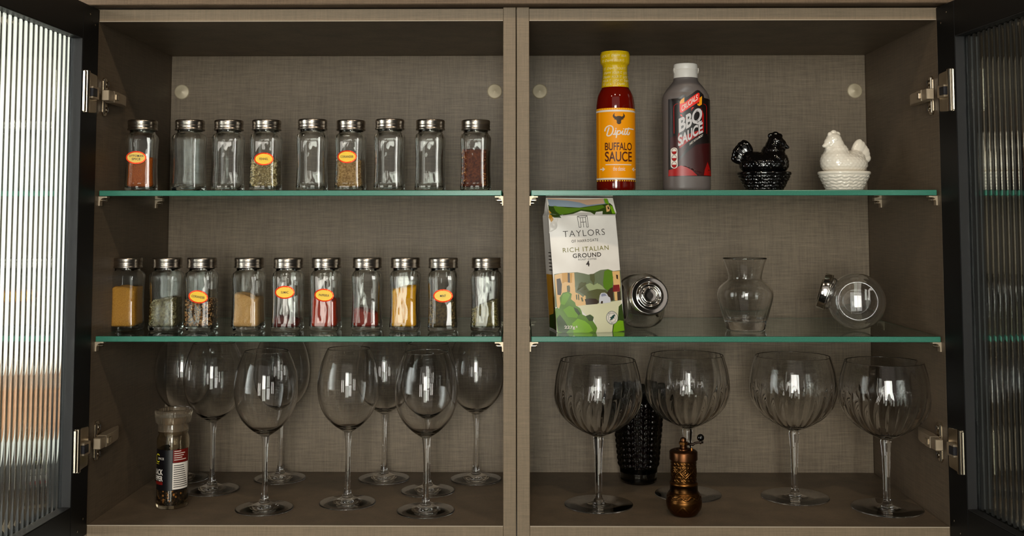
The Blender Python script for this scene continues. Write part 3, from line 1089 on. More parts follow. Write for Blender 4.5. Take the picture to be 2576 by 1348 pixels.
# ------------------------------------------------------------------ little vase
vs_ = thing('glass_vase', 'small clear glass vase with a flared neck and thick base on the glass shelf', 'vase', (0.3336, 0.100, ZL + 0.0003))
outer = [(0, 0.0016), (0.020, 0.0012), (0.0262, 0.0), (0.0276, 0.0012)] + spline([(0.0276, 0.0012), (0.0292, 0.006), (0.0312, 0.0140), (0.0352, 0.0280), (0.0390, 0.0420), (0.0402, 0.0520), (0.0380, 0.0600), (0.0310, 0.0670), (0.0258, 0.0712), (0.0240, 0.0750), (0.0248, 0.0810), (0.0280, 0.0930), (0.0318, 0.1032)], 6)
inner = spline([(0.0308, 0.1034), (0.0270, 0.0930), (0.0236, 0.0810), (0.0226, 0.0750), (0.0242, 0.0706), (0.0292, 0.0660), (0.0362, 0.0592), (0.0386, 0.0516), (0.0374, 0.0424), (0.0334, 0.0290), (0.0290, 0.0170), (0.0262, 0.0132), (0.0, 0.0120)], 6)


def vase_rf(t, z, R):
    k = max(0, min(1, (0.040 - z) / 0.02)) * (1 if 0.012 < z else 0)
    return R * (1 - 0.014 * k * (0.5 + 0.5 * cos(18 * t)) ** 3)


v, f = lathe(outer + [(0.0314, 0.1038)] + inner, 108, vase_rf)
sharp(ob('vase_body', v, f, M_wine, vs_), 70)


# ------------------------------------------------------------------ tilted round jars with chrome lids
def round_jar(label, loc, flat, axis, lid_mat_rot=0):
    j = thing('round_jar', label, 'jar', loc, 0, 'tilted round jars with chrome lids')
    zf = Vector(flat).normalized()
    ax = Vector(axis)
    ax = (ax - zf * ax.dot(zf)).normalized()
    Mf = Matrix((ax, zf.cross(ax), zf)).transposed().to_4x4()
    R, hh = 0.0405, 0.0275
    outer = spline([(0.0280, -hh), (0.0335, -hh + 0.0040), (0.0385, -0.0135), (R, 0.0), (0.0385, 0.0135), (0.0335, hh - 0.0040), (0.0280, hh)], 6)
    prof = [(0, -hh + 0.0018), (0.0225, -hh + 0.0016), (0.0258, -hh)] + outer + [(0.0258, hh), (0.0225, hh - 0.0016), (0, hh - 0.0018)]
    inn = [(max(0.0, r - 0.0022) if r > 0.03 else r * 0.93, z * 0.90) for r, z in outer][::-1]
    v, f = lathe(prof, 72)
    g = G().add(v, f, 0, Mf)
    v, f = lathe([(0, hh * 0.86)] + inn + [(0, -hh * 0.86)], 72)
    g.add(v, f, 0, Mf)
    sharp(g.make('jar_body', M_wine, j), 60)
    # neck + lid on the slanting axis
    Ml = Matrix((zf, ax.cross(zf), ax)).transposed().to_4x4()
    v, f = lathe([(0.0215, 0.034), (0.0232, 0.0365), (0.0232, 0.047), (0.0215, 0.047), (0.0205, 0.036)], 56)
    sharp(G().add(v, f, 0, Ml).make('neck', M_wine, j), 60)
    lp = [(0.0240, 0.0400), (0.0266, 0.0400), (0.0274, 0.0408), (0.0274, 0.0418), (0.0268, 0.0424), (0.0271, 0.0436), (0.0271, 0.0508), (0.0264, 0.0522), (0.0250, 0.0524),
          (0.0200, 0.0518), (0.0186, 0.0522), (0.0172, 0.0540), (0.0158, 0.0546), (0.0146, 0.0540), (0.0134, 0.0528), (0.0122, 0.0530), (0.0108, 0.0544), (0.0098, 0.0546), (0.0088, 0.0538), (0.0084, 0.0534), (0, 0.0534)]
    v, f = lathe(spline(lp, 2), 64)
    sharp(G().add(v, f, 0, Ml).make('lid', M_chrome, j), 40)
    return j


round_jar('tilted round glass jar beside the coffee bag, chrome lid facing out', (0.1815, 0.098, ZL + 0.0418), (0.985, 0.14, 0.05), (0.11, -0.965, 0.21))
round_jar('tilted round glass jar near the side wall, chrome lid turned toward the vase', (0.4925, 0.090, ZL + 0.0418), (-0.24, -0.965, 0.085), (-0.952, 0.0, 0.30))

# ------------------------------------------------------------------ buffalo sauce bottle
def DU(u, v):         # print layout of the bottle: 0.59 mm units from its middle and its foot
    return ((u - 1548) * 0.000589, 0.122 - (v - 276.4) * 0.000592)


M_sauce = mat('buffalo_sauce', srgb(104, 12, 2), 0.08, 0, 0.6, coat=0.6)
M_sleeve = noise_mat('yellow_sleeve', srgb(226, 182, 4), srgb(240, 202, 22), 200, 0.36, (1, 1, 1), 0.3)
M_lab_y = mat('label_amber', srgb(252, 160, 0), 0.5, 0, 0.25)
M_lab_y2 = mat('label_gold', srgb(255, 198, 40), 0.42)
M_lab_o = mat('label_dark_amber', srgb(196, 120, 4), 0.42)
M_foot = mat('bottle_glass_foot', srgb(70, 96, 80), 0.08, 0, 0.6)
bt = thing('sauce_bottle', 'buffalo sauce bottle with amber label and yellow shrink sleeve on its neck', 'bottle', (0.1468, 0.110, ZU + 0.0003))
prof = [(0, 0.002), (0.022, 0.001), (0.0262, 0.0), (0.0282, 0.0016), (0.0290, 0.006), (0.0289, 0.014), (0.0288, 0.020), (0.0288, 0.118)] + \
    spline([(0.0288, 0.122), (0.0284, 0.130), (0.0267, 0.1410), (0.0232, 0.1495), (0.0200, 0.1550), (0.0190, 0.1600)], 5) + [(0.0187, 0.162)]
v, f = lathe(prof, 64)
sharp(ob('bottle_body', v, f, M_sauce, bt), 60)
sl = [(0.0202, 0.1548), (0.0206, 0.1550), (0.0201, 0.160), (0.0196, 0.166), (0.0187, 0.172), (0.0184, 0.180), (0.0186, 0.1865), (0.0200, 0.1890), (0.0214, 0.1910), (0.0219, 0.1940), (0.0220, 0.2010), (0.0216, 0.2050), (0.0206, 0.2072), (0.0190, 0.2080), (0, 0.2082)]


def sleeve_rf(t, z, R):
    return R * (1 + 0.006 * sin(31 * t + 4 * sin(z * 300)) * (1 if z < 0.187 else 0.45))


v, f = lathe(spline(sl, 3), 120, sleeve_rf)
slv = sharp(ob('neck_sleeve', v, f, M_sleeve, bt), 60)
pcs = []
rows = [(0.2000, 0.02235, ['LICK IT', '*Dipitt', 'POUR']), (0.1927, 0.02215, ['IT', '*Dipitt', 'POUR IT']), (0.1815, 0.0188, ['IT', '*Dipitt', 'POUR IT']), (0.1750, 0.0190, ['*Dipitt', 'POUR IT', 'LICK']),
        (0.1687, 0.0199, ['*Dipitt', 'POUR IT', 'LICK IT']), (0.1632, 0.0204, ['POUR IT', 'LICK IT', '*Dipitt']), (0.1580, 0.0209, ['IT', 'LICK IT', '*Dipitt'])]
g = G()
for z, R, ws in rows:
    th = radians(-62)
    for wd in ws:
        scr = wd.startswith('*')
        s_ = wd.strip('*')
        W = 0.0021 * len(s_)
        tv, tf = text(s_, W / 2, 0, W, 0.0036 if not scr else 0.0044, 0.01 if scr else 0.0, 0.35 if scr else 0.0, res=2)
        out = []
        for a, b in tv:
            t = th + a / R
            out.append(((R + 0.0003) * sin(t), -(R + 0.0003) * cos(t), z + b + 0.05 * a))
        g.add(out, tf, 0)
        th += (W + 0.0024) / R
M_slprint = mat('sleeve_print', srgb(248, 236, 170), 0.45)
g.make('lettering', M_slprint, slv)
RL = 0.0291
# the label itself, a thin wrap
v, f = rect(-0.0285, 0.0172, 0.0287, 0.1222, 0.0025)
cm = cyl_map(RL)
lb = printed('label', [(v, f, M_lab_y, 0)], cm, bt)
pcs = []
def band(u0, v0, u1, v1, mm, ly):
    a, b = DU(u0, v1), DU(u1, v0)
    vv, ff = rect(max(a[0], -0.0286), a[1], min(b[0], 0.0288), b[1], 0.004)
    pcs.append((vv, ff, mm, ly))
band(1498, 281, 1598, 285.5, M_white, 2)
band(1498, 449, 1598, 453.5, M_white, 2)
for k in range(17):          # dashed gold border strips
    band(1500 + k * 5.8, 276.8, 1503 + k * 5.8, 280, M_lab_y2, 2)
    band(1500 + k * 5.8, 454.6, 1503 + k * 5.8, 457.4, M_lab_y2, 2)
for u in (1502.5, 1506):
    band(u, 286, u + 1.3, 449, M_lab_y2 if u > 1503 else M_lab_o, 4)
for u in (1592, 1595):
    band(u, 286, u + 1.0, 449, M_lab_y2, 4)
half = [(0, -0.9), (3, -0.9), (6.6, 0.6), (9.6, -0.4), (11.2, -3.0), (10.9, -5.8), (9.9, -8.6), (12.6, -6.2), (14.8, -2.8), (14.9, 0.2), (13.4, 3.2), (10.2, 6.0), (9.3, 6.2), (11.8, 6.6), (11.0, 7.6), (8.2, 7.9), (6.3, 8.6), (5.2, 12.2), (5.6, 15.6), (3.2, 18.6), (0, 19.4)]
bull = half + [(-a, b) for a, b in half[::-1][1:-1]]
vv, ff = poly([DU(1552.3 + a, 297.4 + b) for a, b in bull], 0.0025)
M_bull = mat('bull_ink', srgb(66, 44, 22), 0.55)
pcs.append((vv, ff, M_bull, 2))
def tx(s_, u, v_, wu, hu, mm, bold=0.0, shear=0.0, ly=3, slant=0.0, spacing=1.0):
    c = DU(u, v_)
    tv, tf = text(s_, c[0], c[1], wu * 0.000589, hu * 0.000592, bold, shear, 0, spacing, slant, 6)
    pcs.append((tv, tf, mm, ly))
M_sauce_ink = mat('maroon_ink', srgb(78, 24, 6), 0.5)
# brush script name drawn as strokes
def scr(pts, wd, n=6):
    tv, tf = stroke([DU(a, b) for a, b in spline(pts, n)], wd * 0.00059)
    pcs.append((tv, tf, M_white, 3))
scr([(1518.5, 334), (1520, 327), (1525, 322), (1531, 320.5), (1536, 323), (1538, 329), (1536.5, 337), (1532, 343.5), (1526.5, 345.5), (1523.5, 343.5), (1525, 336), (1528.5, 324.5)], 3.0)
scr([(1537, 341), (1540.5, 342), (1544, 334)], 2.6); scr([(1544.5, 330.5), (1543.2, 336.5), (1542, 342), (1545, 341.5), (1548.5, 334)], 2.6)
scr([(1549, 332), (1546.8, 342), (1545, 351)], 2.8); scr([(1547.5, 338), (1551, 333.5), (1555, 333.5), (1556, 337), (1553.5, 341.5), (1549, 342), (1547, 340)], 2.5)
scr([(1556, 341), (1560, 336), (1562, 332.5), (1560.5, 338), (1561, 342), (1564, 341), (1568, 333)], 2.6)
scr([(1570, 326.5), (1566.5, 336), (1566.5, 342), (1570, 341), (1573, 334)], 2.6); scr([(1577, 324.5), (1573, 336), (1573.2, 342), (1577, 341.5), (1579, 336)], 2.6)
scr([(1566.5, 329.5), (1576, 327.5), (1590, 328)], 3.0); 
pcs.append((*poly([DU(a, b) for a, b in ell(1544.8, 327.6, 1.6, 1.6, 10)]), M_white, 3)); pcs.append((*poly([DU(a, b) for a, b in ell(1563.4, 328.4, 1.5, 1.5, 10)]), M_white, 3))
tx('BUFFALO', 1551.5, 371.5, 66, 19.0, M_sauce_ink, 0.012)
tx('SAUCE', 1551.5, 396.5, 66, 24.5, M_sauce_ink, 0.014)
band(1519.5, 415.5, 1583, 417.5, M_white, 3)
tx('the classic', 1552, 426.5, 30, 10.5, M_white, 0.006)
for sg, u in ((1, 1507.5), (-1, 1595.5)):
    c = u
    for pts in ([(c, 427.5), (c + sg * 9, 427.5)], [(c + sg * 5.2, 423.5), (c + sg * 10, 427.5), (c + sg * 5.2, 431.5)]):
        tv, tf = stroke([DU(a, b) for a, b in pts], 0.0014)
        pcs.append((tv, tf, M_white, 3))
printed('lettering', pcs, cm, lb)

# ------------------------------------------------------------------ BBQ squeezy bottle
M_bbq = mat('grey_brown_bottle', srgb(104, 96, 94), 0.4, 0, 0.4)
M_bcap = mat('white_cap', srgb(236, 230, 222), 0.38)
bq = thing('sauce_bottle', 'grey squeezy BBQ sauce bottle with black label and white flip cap', 'bottle', (0.2517, 0.110, ZU + 0.0003))


def oval(t, z, R):
    k = max(0, min(1, (0.158 - z) / 0.012)) 
    return R * sqrt((cos(t)) ** 2 + ((1 - 0.27 * k) * sin(t)) ** 2)


prof = [(0, 0.003), (0.028, 0.002), (0.0325, 0.0), (0.0345, 0.0018), (0.0352, 0.006)] + [(0.0352 - 0.0003 * sin(pi * k / 8), 0.010 + 0.012 * k) for k in range(11)] + \
    spline([(0.0350, 0.136), (0.0344, 0.1412), (0.0318, 0.1470), (0.0262, 0.1548), (0.0212, 0.1608), (0.0184, 0.1650), (0.0178, 0.1682)], 5) + [(0.0168, 0.170), (0, 0.170)]
v, f = lathe(prof, 72, oval)
sharp(ob('bottle_body', v, f, M_bbq, bq), 50)
cp = [(0, 0.1685), (0.0172, 0.1685), (0.0179, 0.1690), (0.0179, 0.1802), (0.0177, 0.1806), (0.0172, 0.1808), (0.0178, 0.1812), (0.0180, 0.1816), (0.0178, 0.1880), (0.0172, 0.1896), (0.0160, 0.1902), (0, 0.1902)]
v, f = lathe(cp, 56)
cap = sharp(ob('flip_cap', v, f, M_bcap, bq), 30)
for sg in (-1, 1):
    g = G().prism([(sg * 0.0176, 0.184), (sg * 0.0186, 0.1835), (sg * 0.0188, 0.1800), (sg * 0.0176, 0.1750)][::sg], (-0.007, 0.004))
    bevel(g.make('cap_wing', M_bcap, cap), 0.0006, 1)
A_, B_ = 0.03535, 0.03535 * 0.73


def bq_map(x, z, o):
    x = max(-A_ * 0.995, min(A_ * 0.995, x))
    th = math.asin(x / A_)
    r_ = A_ * B_ / sqrt((B_ * sin(th)) ** 2 + (A_ * cos(th)) ** 2)
    # oval() scales by angle of the circle; keep the same shape
    R = A_ * sqrt(sin(th) ** 2 + (0.73 * cos(th)) ** 2)
    k = (R + 0.0003 + o) / R
    return (R * sin(th) * k, -R * cos(th) * k, z)


def BU(u, v):
    lean = (v - 360) * (22.0 / 250.0) * 0.35
    return ((u - 1728 - lean) * 0.000597, 0.1368 - (v - 252) * 0.000592)


M_lblack = mat('label_black', srgb(20, 13, 12), 0.33)
M_lmaroon = mat('label_maroon', srgb(58, 12, 12), 0.35)
M_lred = mat('label_red', srgb(168, 14, 10), 0.35)
M_lred2 = mat('banner_red', srgb(240, 40, 22), 0.35)
M_lorange = mat('label_orange', srgb(242, 158, 10), 0.35)
M_lgrey = mat('label_silver', srgb(206, 202, 204), 0.4)
pts = [(1674, 254), (1690, 252.5), (1698.5, 250.5), (1704, 245.5), (1710, 243.6), (1714.5, 245.5), (1718, 250), (1735, 242), (1748, 233.6), (1752, 232.3), (1757, 233.5), (1763, 239.5), (1767, 243.5), (1768.5, 251),
       (1786, 254), (1789.6, 445), (1679, 446)]
lb = printed('label', [(*poly([BU(*q) for q in pts], 0.004), M_lblack, 0)], bq_map, bq)
pcs = []
def bp(points, mm, ly, ml=0.004):
    pcs.append((*poly([BU(*q) for q in points], ml), mm, ly))
# dark red haze and flames at the bottom
bp([(1680, 372), (1688, 420), (1700, 400), (1712, 385), (1722, 372), (1700, 376), (1697, 360), (1690, 345), (1680, 350)], M_lmaroon, 1)
bp([(1690, 415), (1720, 388), (1750, 368), (1788, 362), (1789, 444), (1760, 444), (1735, 428), (1708, 420)], M_lmaroon, 1)
bp([(1679.5, 430), (1690, 426), (1704, 419), (1722, 424), (1740, 432), (1754, 443), (1754, 444), (1679, 445)], M_lred, 2)
bp([(1771, 443.5), (1773, 430), (1779, 410), (1786, 430), (1789, 444)], M_lred, 2)
# thin red frame
for P_ in ([(1695, 266), (1689, 267), (1685.5, 271), (1685, 278), (1687, 340)], [(1766.5, 266), (1771.5, 268), (1774, 273), (1776, 340)]):
    tv, tf = stroke([BU(a, b) for a, b in P_], 0.0007)
    pcs.append((tv, tf, M_lred, 2))
# shadow glow behind the words
bp([(1695, 352), (1700, 322), (1716, 300), (1742, 290), (1762, 276), (1768, 292), (1769, 336), (1750, 348), (1722, 362), (1700, 377)], M_lred, 2)
bp([(1697, 314), (1712, 306), (1737, 291), (1763, 277), (1764, 315), (1764, 330), (1700, 350)], M_lblack, 3)
# banner with folded amber ends
bp([(1698, 263), (1701, 257), (1711, 250.5), (1711, 270), (1700, 274)], M_lorange, 2)
bp([(1757, 252), (1763, 247), (1763, 268), (1757, 272), (1752, 270), (1751, 266), (1756, 266)], M_lorange, 2)
bp([(1698, 267), (1711, 264), (1753, 239), (1756.5, 240.5), (1757, 258), (1756, 262), (1706, 288), (1701, 289), (1699, 286)], M_lred2, 3)


def bt_(s_, u, v_, wu, hu, mm, bold, slant, ly=5, shear=0.0):
    c = BU(u, v_)
    tv, tf = text(s_, 0, 0, wu * 0.000597, hu * 0.000592, bold, shear, 0, 1.0, slant, 8)
    pcs.append(([(a + c[0], b + c[1]) for a, b in tv], tf, mm, ly))


bt_('CRUCIALS', 1727.5, 264.5, 49, 14, M_white, 0.02, 0.60)
bt_('BBQ', 1730.5, 309, 67, 42, M_lgrey, 0.035, 0.46)
bt_('SAUCE', 1731, 342, 70, 27, M_lgrey, 0.035, 0.50, 6)
bt_('SWEET, RICH & SMOKY', 1748, 356, 38, 6.5, M_white, 0.01, 0.62)
for P_ in ([(1699, 294), (1704, 293), (1708, 301)], [(1734, 278), (1738, 275), (1742, 276), (1736, 280), (1734, 285)]):
    bp(P_, M_lred2, 4, None)
# allergy badges on a white pill
pill = [(1688.4 + 6.8 * cos(t), 381.5 - 6.8 * sin(t)) for t in [pi * k / 10 for k in range(11)]] + [(1689.6 - 6.8 * cos(t), 419.5 + 6.8 * sin(t)) for t in [pi * k / 10 for k in range(11)]]
bp(pill, M_white, 3, 0.002)
for k in range(3):
    cv = 384.2 + 16.4 * k
    tv, tf = ring2d(*BU(1688.8 + k * 0.4, cv), 0.0031, 0.0045, 0.0005)
    pcs.append((tv, tf, M_lmaroon, 5))
    lo = [(1688.8 + k * 0.4 + 5.0 * cos(t), cv + 6.8 * sin(t)) for t in [pi * q / 12 for q in range(13)]]
    bp(lo, M_lred, 5, 0.003)
printed('lettering', pcs, bq_map, lb)


# ------------------------------------------------------------------ ceramic hens on nests
def remeshed(name, parts, voxel, mm, parent, cut=None):
    """one continuous skin over overlapping ellipsoids: (centre, radii, rotation about y)"""
    bm = bmesh.new()
    for c, r, ry, rz in parts:
        M = Matrix.Translation(c) @ Matrix.Rotation(rz, 4, 'Z') @ Matrix.Rotation(ry, 4, 'Y') @ Matrix.Diagonal((*r, 1))
        bmesh.ops.create_icosphere(bm, subdivisions=4, radius=1.0, matrix=M)
    me = bpy.data.meshes.new(name)
    bm.to_mesh(me)
    bm.free()
    o = bpy.data.objects.new(name, me)
    COL.objects.link(o)
    rm = o.modifiers.new('skin', 'REMESH')
    rm.mode = 'VOXEL'
    rm.voxel_size = voxel
    sm = o.modifiers.new('smooth', 'SMOOTH')
    sm.factor = 0.5
    sm.iterations = 5
    bpy.context.view_layer.update()
    me2 = bpy.data.meshes.new_from_object(o.evaluated_get(bpy.context.evaluated_depsgraph_get()))
    bpy.data.objects.remove(o)
    bm = bmesh.new()
    bm.from_mesh(me2)
    if cut is not None:
        geom = bm.verts[:] + bm.edges[:] + bm.faces[:]
        bmesh.ops.bisect_plane(bm, geom=geom, plane_co=(0, 0, cut), plane_no=(0, 0, -1), clear_outer=True)
        es = [e for e in bm.edges if e.is_boundary]
        if es:
            bmesh.ops.contextual_create(bm, geom=es)
    bm.normal_update()
    # feather relief: rounded scales over breast and neck, long barbs on the tail
    for vt in bm.verts:
        x, y, z = vt.co
        d = 0.0
        if z > 0.030 and x > -0.030 and not (x < -0.012 and z > 0.056) and not (z > 0.066):
            ang = atan2(y, x - 0.0) * 12
            row = z / 0.0042
            d = 0.00045 * max(0.0, sin(pi * ((ang / pi + (int(row) % 2) * 0.5) % 1.0))) * max(0.0, sin(pi * (row % 1.0)))
        elif x < -0.016:
            a = atan2(z - 0.040, -(x + 0.012))
            d = 0.0007 * abs(sin(a * 8))
        vt.co += vt.normal * d
    bm.to_mesh(me2)
    bm.free()
    me2.materials.clear()
    me2.materials.append(mm)
    me2.polygons.foreach_set('use_smooth', [True] * len(me2.polygons))
    h = bpy.data.objects.new(name, me2)
    COL.objects.link(h)
    h.parent = parent
    return h


HEN = [((0.000, 0, 0.0395), (0.0358, 0.0275, 0.0185), 0, 0), ((0.0140, 0, 0.0430), (0.0215, 0.0230, 0.0205), 0, 0), ((-0.008, 0, 0.0440), (0.0255, 0.0215, 0.0150), 0.25, 0),
       ((0.0130, 0, 0.0560), (0.0172, 0.0165, 0.0160), 0, 0), ((0.0150, 0, 0.0650), (0.0135, 0.0128, 0.0140), 0, 0), ((0.0172, 0, 0.0730), (0.0122, 0.0110, 0.0110), 0, 0), ((0.0240, 0, 0.0700), (0.0090, 0.0078, 0.0082), 0.5, 0),
       ((0.0305, 0, 0.0668), (0.0068, 0.0042, 0.0036), 0.5, 0), ((0.0262, 0, 0.0605), (0.0046, 0.0050, 0.0066), 0.1, 0),
       ((0.0105, 0, 0.0822), (0.0048, 0.0036, 0.0044), 0, 0), ((0.0170, 0, 0.0840), (0.0056, 0.0038, 0.0046), 0, 0), ((0.0232, 0, 0.0815), (0.0042, 0.0034, 0.0042), 0, 0),
       ((0.0200, -0.0098, 0.0745), (0.0024, 0.0018, 0.0024), 0, 0), ((0.0200, 0.0098, 0.0745), (0.0024, 0.0018, 0.0024), 0, 0)]
for k in range(6):          # tail fan
    a = radians(112 + 11 * k)
    L = 0.0200 - 0.0005 * k
    cx_, cz_ = -0.0165 + L * cos(a), 0.0440 + L * sin(a) * 0.95
    HEN.append(((cx_, 0, cz_), (L * 0.80, 0.0058, 0.0080), pi - a, 0))


def nest_rf(t, z, R):
    el = sqrt(cos(t) ** 2 + (0.80 * sin(t)) ** 2)
    R = R * el
    if 0.003 < z < 0.0235:
        row = z / 0.0046
        row += 0.16 * sin(15 * t) + 0.10 * sin(37 * t + 1)
        R += 0.0013 * abs(sin(pi * row)) + 0.0003 * sin(22 * t + (int(row) % 2) * pi)
    return R


def hen(label, loc, rz, mm, sc):
    t = thing('hen_dish', label, 'hen dish', loc, rz, 'ceramic hens on nests')
    prof = [(0, 0.001), (0.023, 0.0005), (0.0250, 0.0), (0.0257, 0.0008)]
    for k in range(37):
        q = k / 36
        prof.append((0.0258 + 0.0112 * q, 0.0012 + 0.0225 * q))
    prof += [(0.0386, 0.0245), (0.0392, 0.0262), (0.0390, 0.0280), (0.0380, 0.0288), (0.0360, 0.0286), (0.0350, 0.0276), (0, 0.0272)]
    v, f = lathe([(r * sc, z * sc) for r, z in prof], 144, lambda t_, z, R: nest_rf(t_, z / sc, R / sc) * sc)
    sharp(ob('nest_bowl', v, f, mm, t), 70)
    h = remeshed('hen_lid', HEN, 0.0009, mm, t, 0.0280)
    h.scale = (sc, sc, sc)
    return t


M_blackc = mat('black_glaze', srgb(7, 6, 6), 0.07, 0, 0.6, coat=0.3)
M_whitec = mat('cream_glaze', srgb(242, 234, 220), 0.14, 0, 0.5, coat=0.3)
hen('glossy black ceramic hen sitting on a nest dish', (0.3640, 0.100, ZU + 0.0003), radians(-8), M_blackc, 1.0)
hen('cream white ceramic hen sitting on a nest dish', (0.4812, 0.100, ZU + 0.0003), radians(180 + 22), M_whitec, 1.02)

# ------------------------------------------------------------------ coffee bag
BW, BD = 0.0990, 0.056


def GU(u, v):
    """print layout of the bag front, 0.57 mm units from its lower front corner"""
    return ((u - 1389 + (834 - v) * (18.0 / 295.0)) * 0.000572, (834 - v) * 0.000569)


def bag_front(x, z, o):
    """x from the left front edge, z from the shelf; o = how far in front of the film"""
    t = max(0.0, min(1.0, x / BW))
    zz = max(0.0, z)
    bulge = 0.0065 * sin(pi * t) * (1 - 0.35 * (zz / 0.17)) + 0.0010 * sin(9 * t + zz * 60) * sin(zz * 40)
    lean = -zz * 0.061
    back = 0.0
    if zz > 0.166:
        back = (zz - 0.166) * 0.75
    else:
        back = 0.010 * (zz / 0.166) ** 2
    crink = 0.0007 * sin(60 * x + 150 * zz) * max(0, min(1, (zz - 0.13) / 0.04))
    return (x - BW / 2 + lean, -BD / 2 - bulge + back + crink - o, z)


M_film = noise_mat('bag_film_silver', srgb(234, 227, 220), srgb(244, 238, 231), 30, 0.36, (1, 1, 1), 0.12, 3, 0.0, 0.5, 0.002)
cb = thing('coffee_bag', 'silver and green bag of ground coffee leaning against the divider', 'coffee bag', (0.1015, 0.094, ZL + 0.0003), radians(9))
nx, nz, ns = 20, 44, 6
vs, fs = [], []
ZTOP = 0.1915
per = []
for iz in range(nz + 1):
    z = ZTOP * iz / nz
    ring = []
    for ix in range(nx + 1):
        ring.append(bag_front(BW * ix / nx, z, 0))
    fr_l, fr_r = Vector(ring[0]), Vector(ring[-1])
    dep = BD - 0.010 * (z / 0.166) ** 2 if z < 0.166 else (BD - 0.010) * max(0.04, 1 - (z - 0.166) / 0.026) 
    if z >= 0.166:
        dep = max(0.002, (BD - 0.010) - (z - 0.166) * 1.75)
    right, left, back = [], [], []
    for k in range(1, ns):
        t = k / ns
        pinch = 0.006 * (1 - abs(2 * t - 1)) * (0.2 + z / 0.17)
        right.append((fr_r.x - pinch, fr_r.y + dep * t, z))
        left.append((fr_l.x + pinch, fr_l.y + dep * (1 - t), z))
    for ix in range(nx + 1):
        back.append((fr_r.x + (fr_l.x - fr_r.x) * ix / nx, fr_r.y + dep + 0.004 * sin(pi * ix / nx) * (1 if z < 0.17 else 0), z))
    ring = ring + right + back + left
    per.append(len(ring))
    vs += ring
n = per[0]
for iz in range(nz):
    for k in range(n):
        a, b = iz * n + k, iz * n + (k + 1) % n
        fs.append((a, b, b + n, a + n))
fs.append(list(range(n))[::-1])
fs.append([nz * n + k for k in range(n)])
bag = sharp(ob('bag_body', vs, fs, M_film, cb), 40)
C = lambda nm, r, g_, b: mat(nm, srgb(r, g_, b), 0.38)
Cgd, Cgm, Cgl, Cgb = C('print_dark_green', 52, 74, 18), C('print_mid_green', 92, 132, 24), C('print_leaf_green', 112, 160, 26), C('print_bright_green', 124, 176, 14)
Csk, Cpk, Cbg, Ccr, Cmi = C('print_sky', 150, 166, 186), C('print_peach', 222, 184, 158), C('print_sand', 232, 186, 122), C('print_road', 222, 218, 184), C('print_mist_green', 160, 172, 124)
Col, Cyw, Cbr, Crd, Cca, Cwd = C('print_olive', 92, 94, 56), C('print_ochre', 206, 148, 44), C('print_brown', 58, 42, 26), C('print_crimson', 130, 14, 24), C('print_car', 214, 214, 222), C('print_window', 146, 150, 176)
Cink, Cgo = mat('bag_ink', srgb(44, 30, 22), 0.5), mat('bag_olive_ink', srgb(128, 122, 42), 0.5)
Cfol = C('print_slate_green', 112, 122, 92)
pcs = []


def gp(points, mm, ly, ml=0.008):
    pcs.append((*poly([GU(*q) for q in points], ml), mm, ly))


# upper, folded-back part: sky strip, olive hills, torn-looking edge of the silver panel
gp([(1371, 539), (1385, 548), (1404, 549), (1400, 543), (1430, 539), (1452, 531), (1476, 535), (1485, 541), (1490, 534), (1508, 532), (1506, 540), (1541, 540), (1537, 517), (1531, 511), (1450, 518), (1372, 516)], Cgd, 1, 0.006)
gp([(1384, 518), (1420, 524), (1460, 523), (1510, 516), (1516, 522), (1490, 531), (1452, 528), (1420, 538), (1398, 541), (1388, 532)], Cgm, 2)
gp([(1372, 499), (1425, 501), (1462, 504), (1527, 500), (1530, 512), (1500, 516), (1450, 523), (1374, 519)], Csk, 2)
gp([(1372, 498.5), (1410, 500.3), (1462, 503), (1516, 499), (1517, 512), (1470, 516.5), (1452, 510), (1420, 505), (1372, 501.5)], Cpk, 3)
gp([(1517, 499), (1526, 499.5), (1529, 514), (1519, 512)], Cgb, 3)
gp([(1519, 518), (1527, 515), (1530, 524), (1526, 532), (1518, 534)], Cbg, 3)
gp([(1523, 520), (1526, 520), (1527, 527), (1523, 527)], Cbr, 4, None)
gp([(1530, 516), (1536, 519), (1541, 538), (1532, 538)], Cgb, 3)
gp([(1371, 528), (1377, 537), (1384, 552), (1379, 562), (1372, 548)], Cyw, 3)
printed('printed_top', pcs, bag_front, bag)
pcs = []
# the village picture
top = [(1383, 690), (1400, 687), (1420, 686), (1440, 685), (1456, 688), (1468, 691), (1480, 690), (1489, 685), (1500, 680), (1520, 678), (1534, 683), (1553, 681)]
gp(top + [(1556, 756), (1500, 764), (1440, 768), (1384, 772)], Cfol, 1)
gp([(1384, 692), (1398, 688), (1433, 686), (1435, 735), (1446, 740), (1454, 747), (1460, 740), (1461, 766), (1440, 770), (1424, 760), (1390, 775), (1386, 720)], Cbg, 2)
gp([(1402, 687), (1416, 686), (1417, 710), (1410, 709), (1403, 713)], Cyw, 3); gp([(1416.5, 687), (1421.5, 687), (1422, 711), (1416.5, 710)], Cbr, 4, None); gp([(1422, 688), (1428, 687), (1427, 711), (1422, 712)], Cyw, 3, None)
gp([(1389, 702), (1398, 700), (1402, 715), (1401, 735), (1399, 742), (1391, 741)], Cbr, 3); gp([(1414, 719), (1420, 717), (1422, 722), (1422, 734), (1415, 735)], Col, 3, None)
gp([(1436, 741), (1439, 740), (1440, 753), (1437, 753)], Col, 4, None); gp([(1441, 740), (1444, 740), (1445, 754), (1442, 754)], Col, 4, None)
gp([(1448, 748), (1452, 747), (1455, 757), (1451, 758)], Col, 4, None)
gp([(1434, 687), (1453, 688), (1470, 692), (1472, 700), (1466, 712), (1460, 712), (1452, 708), (1442, 716), (1434, 722)], Cfol, 2)
gp([(1444, 714), (1450, 709), (1456, 711), (1462, 710), (1463, 714), (1459, 718), (1466, 728), (1467, 740), (1462, 745), (1452, 738), (1444, 733), (1438, 732)], Col, 3)
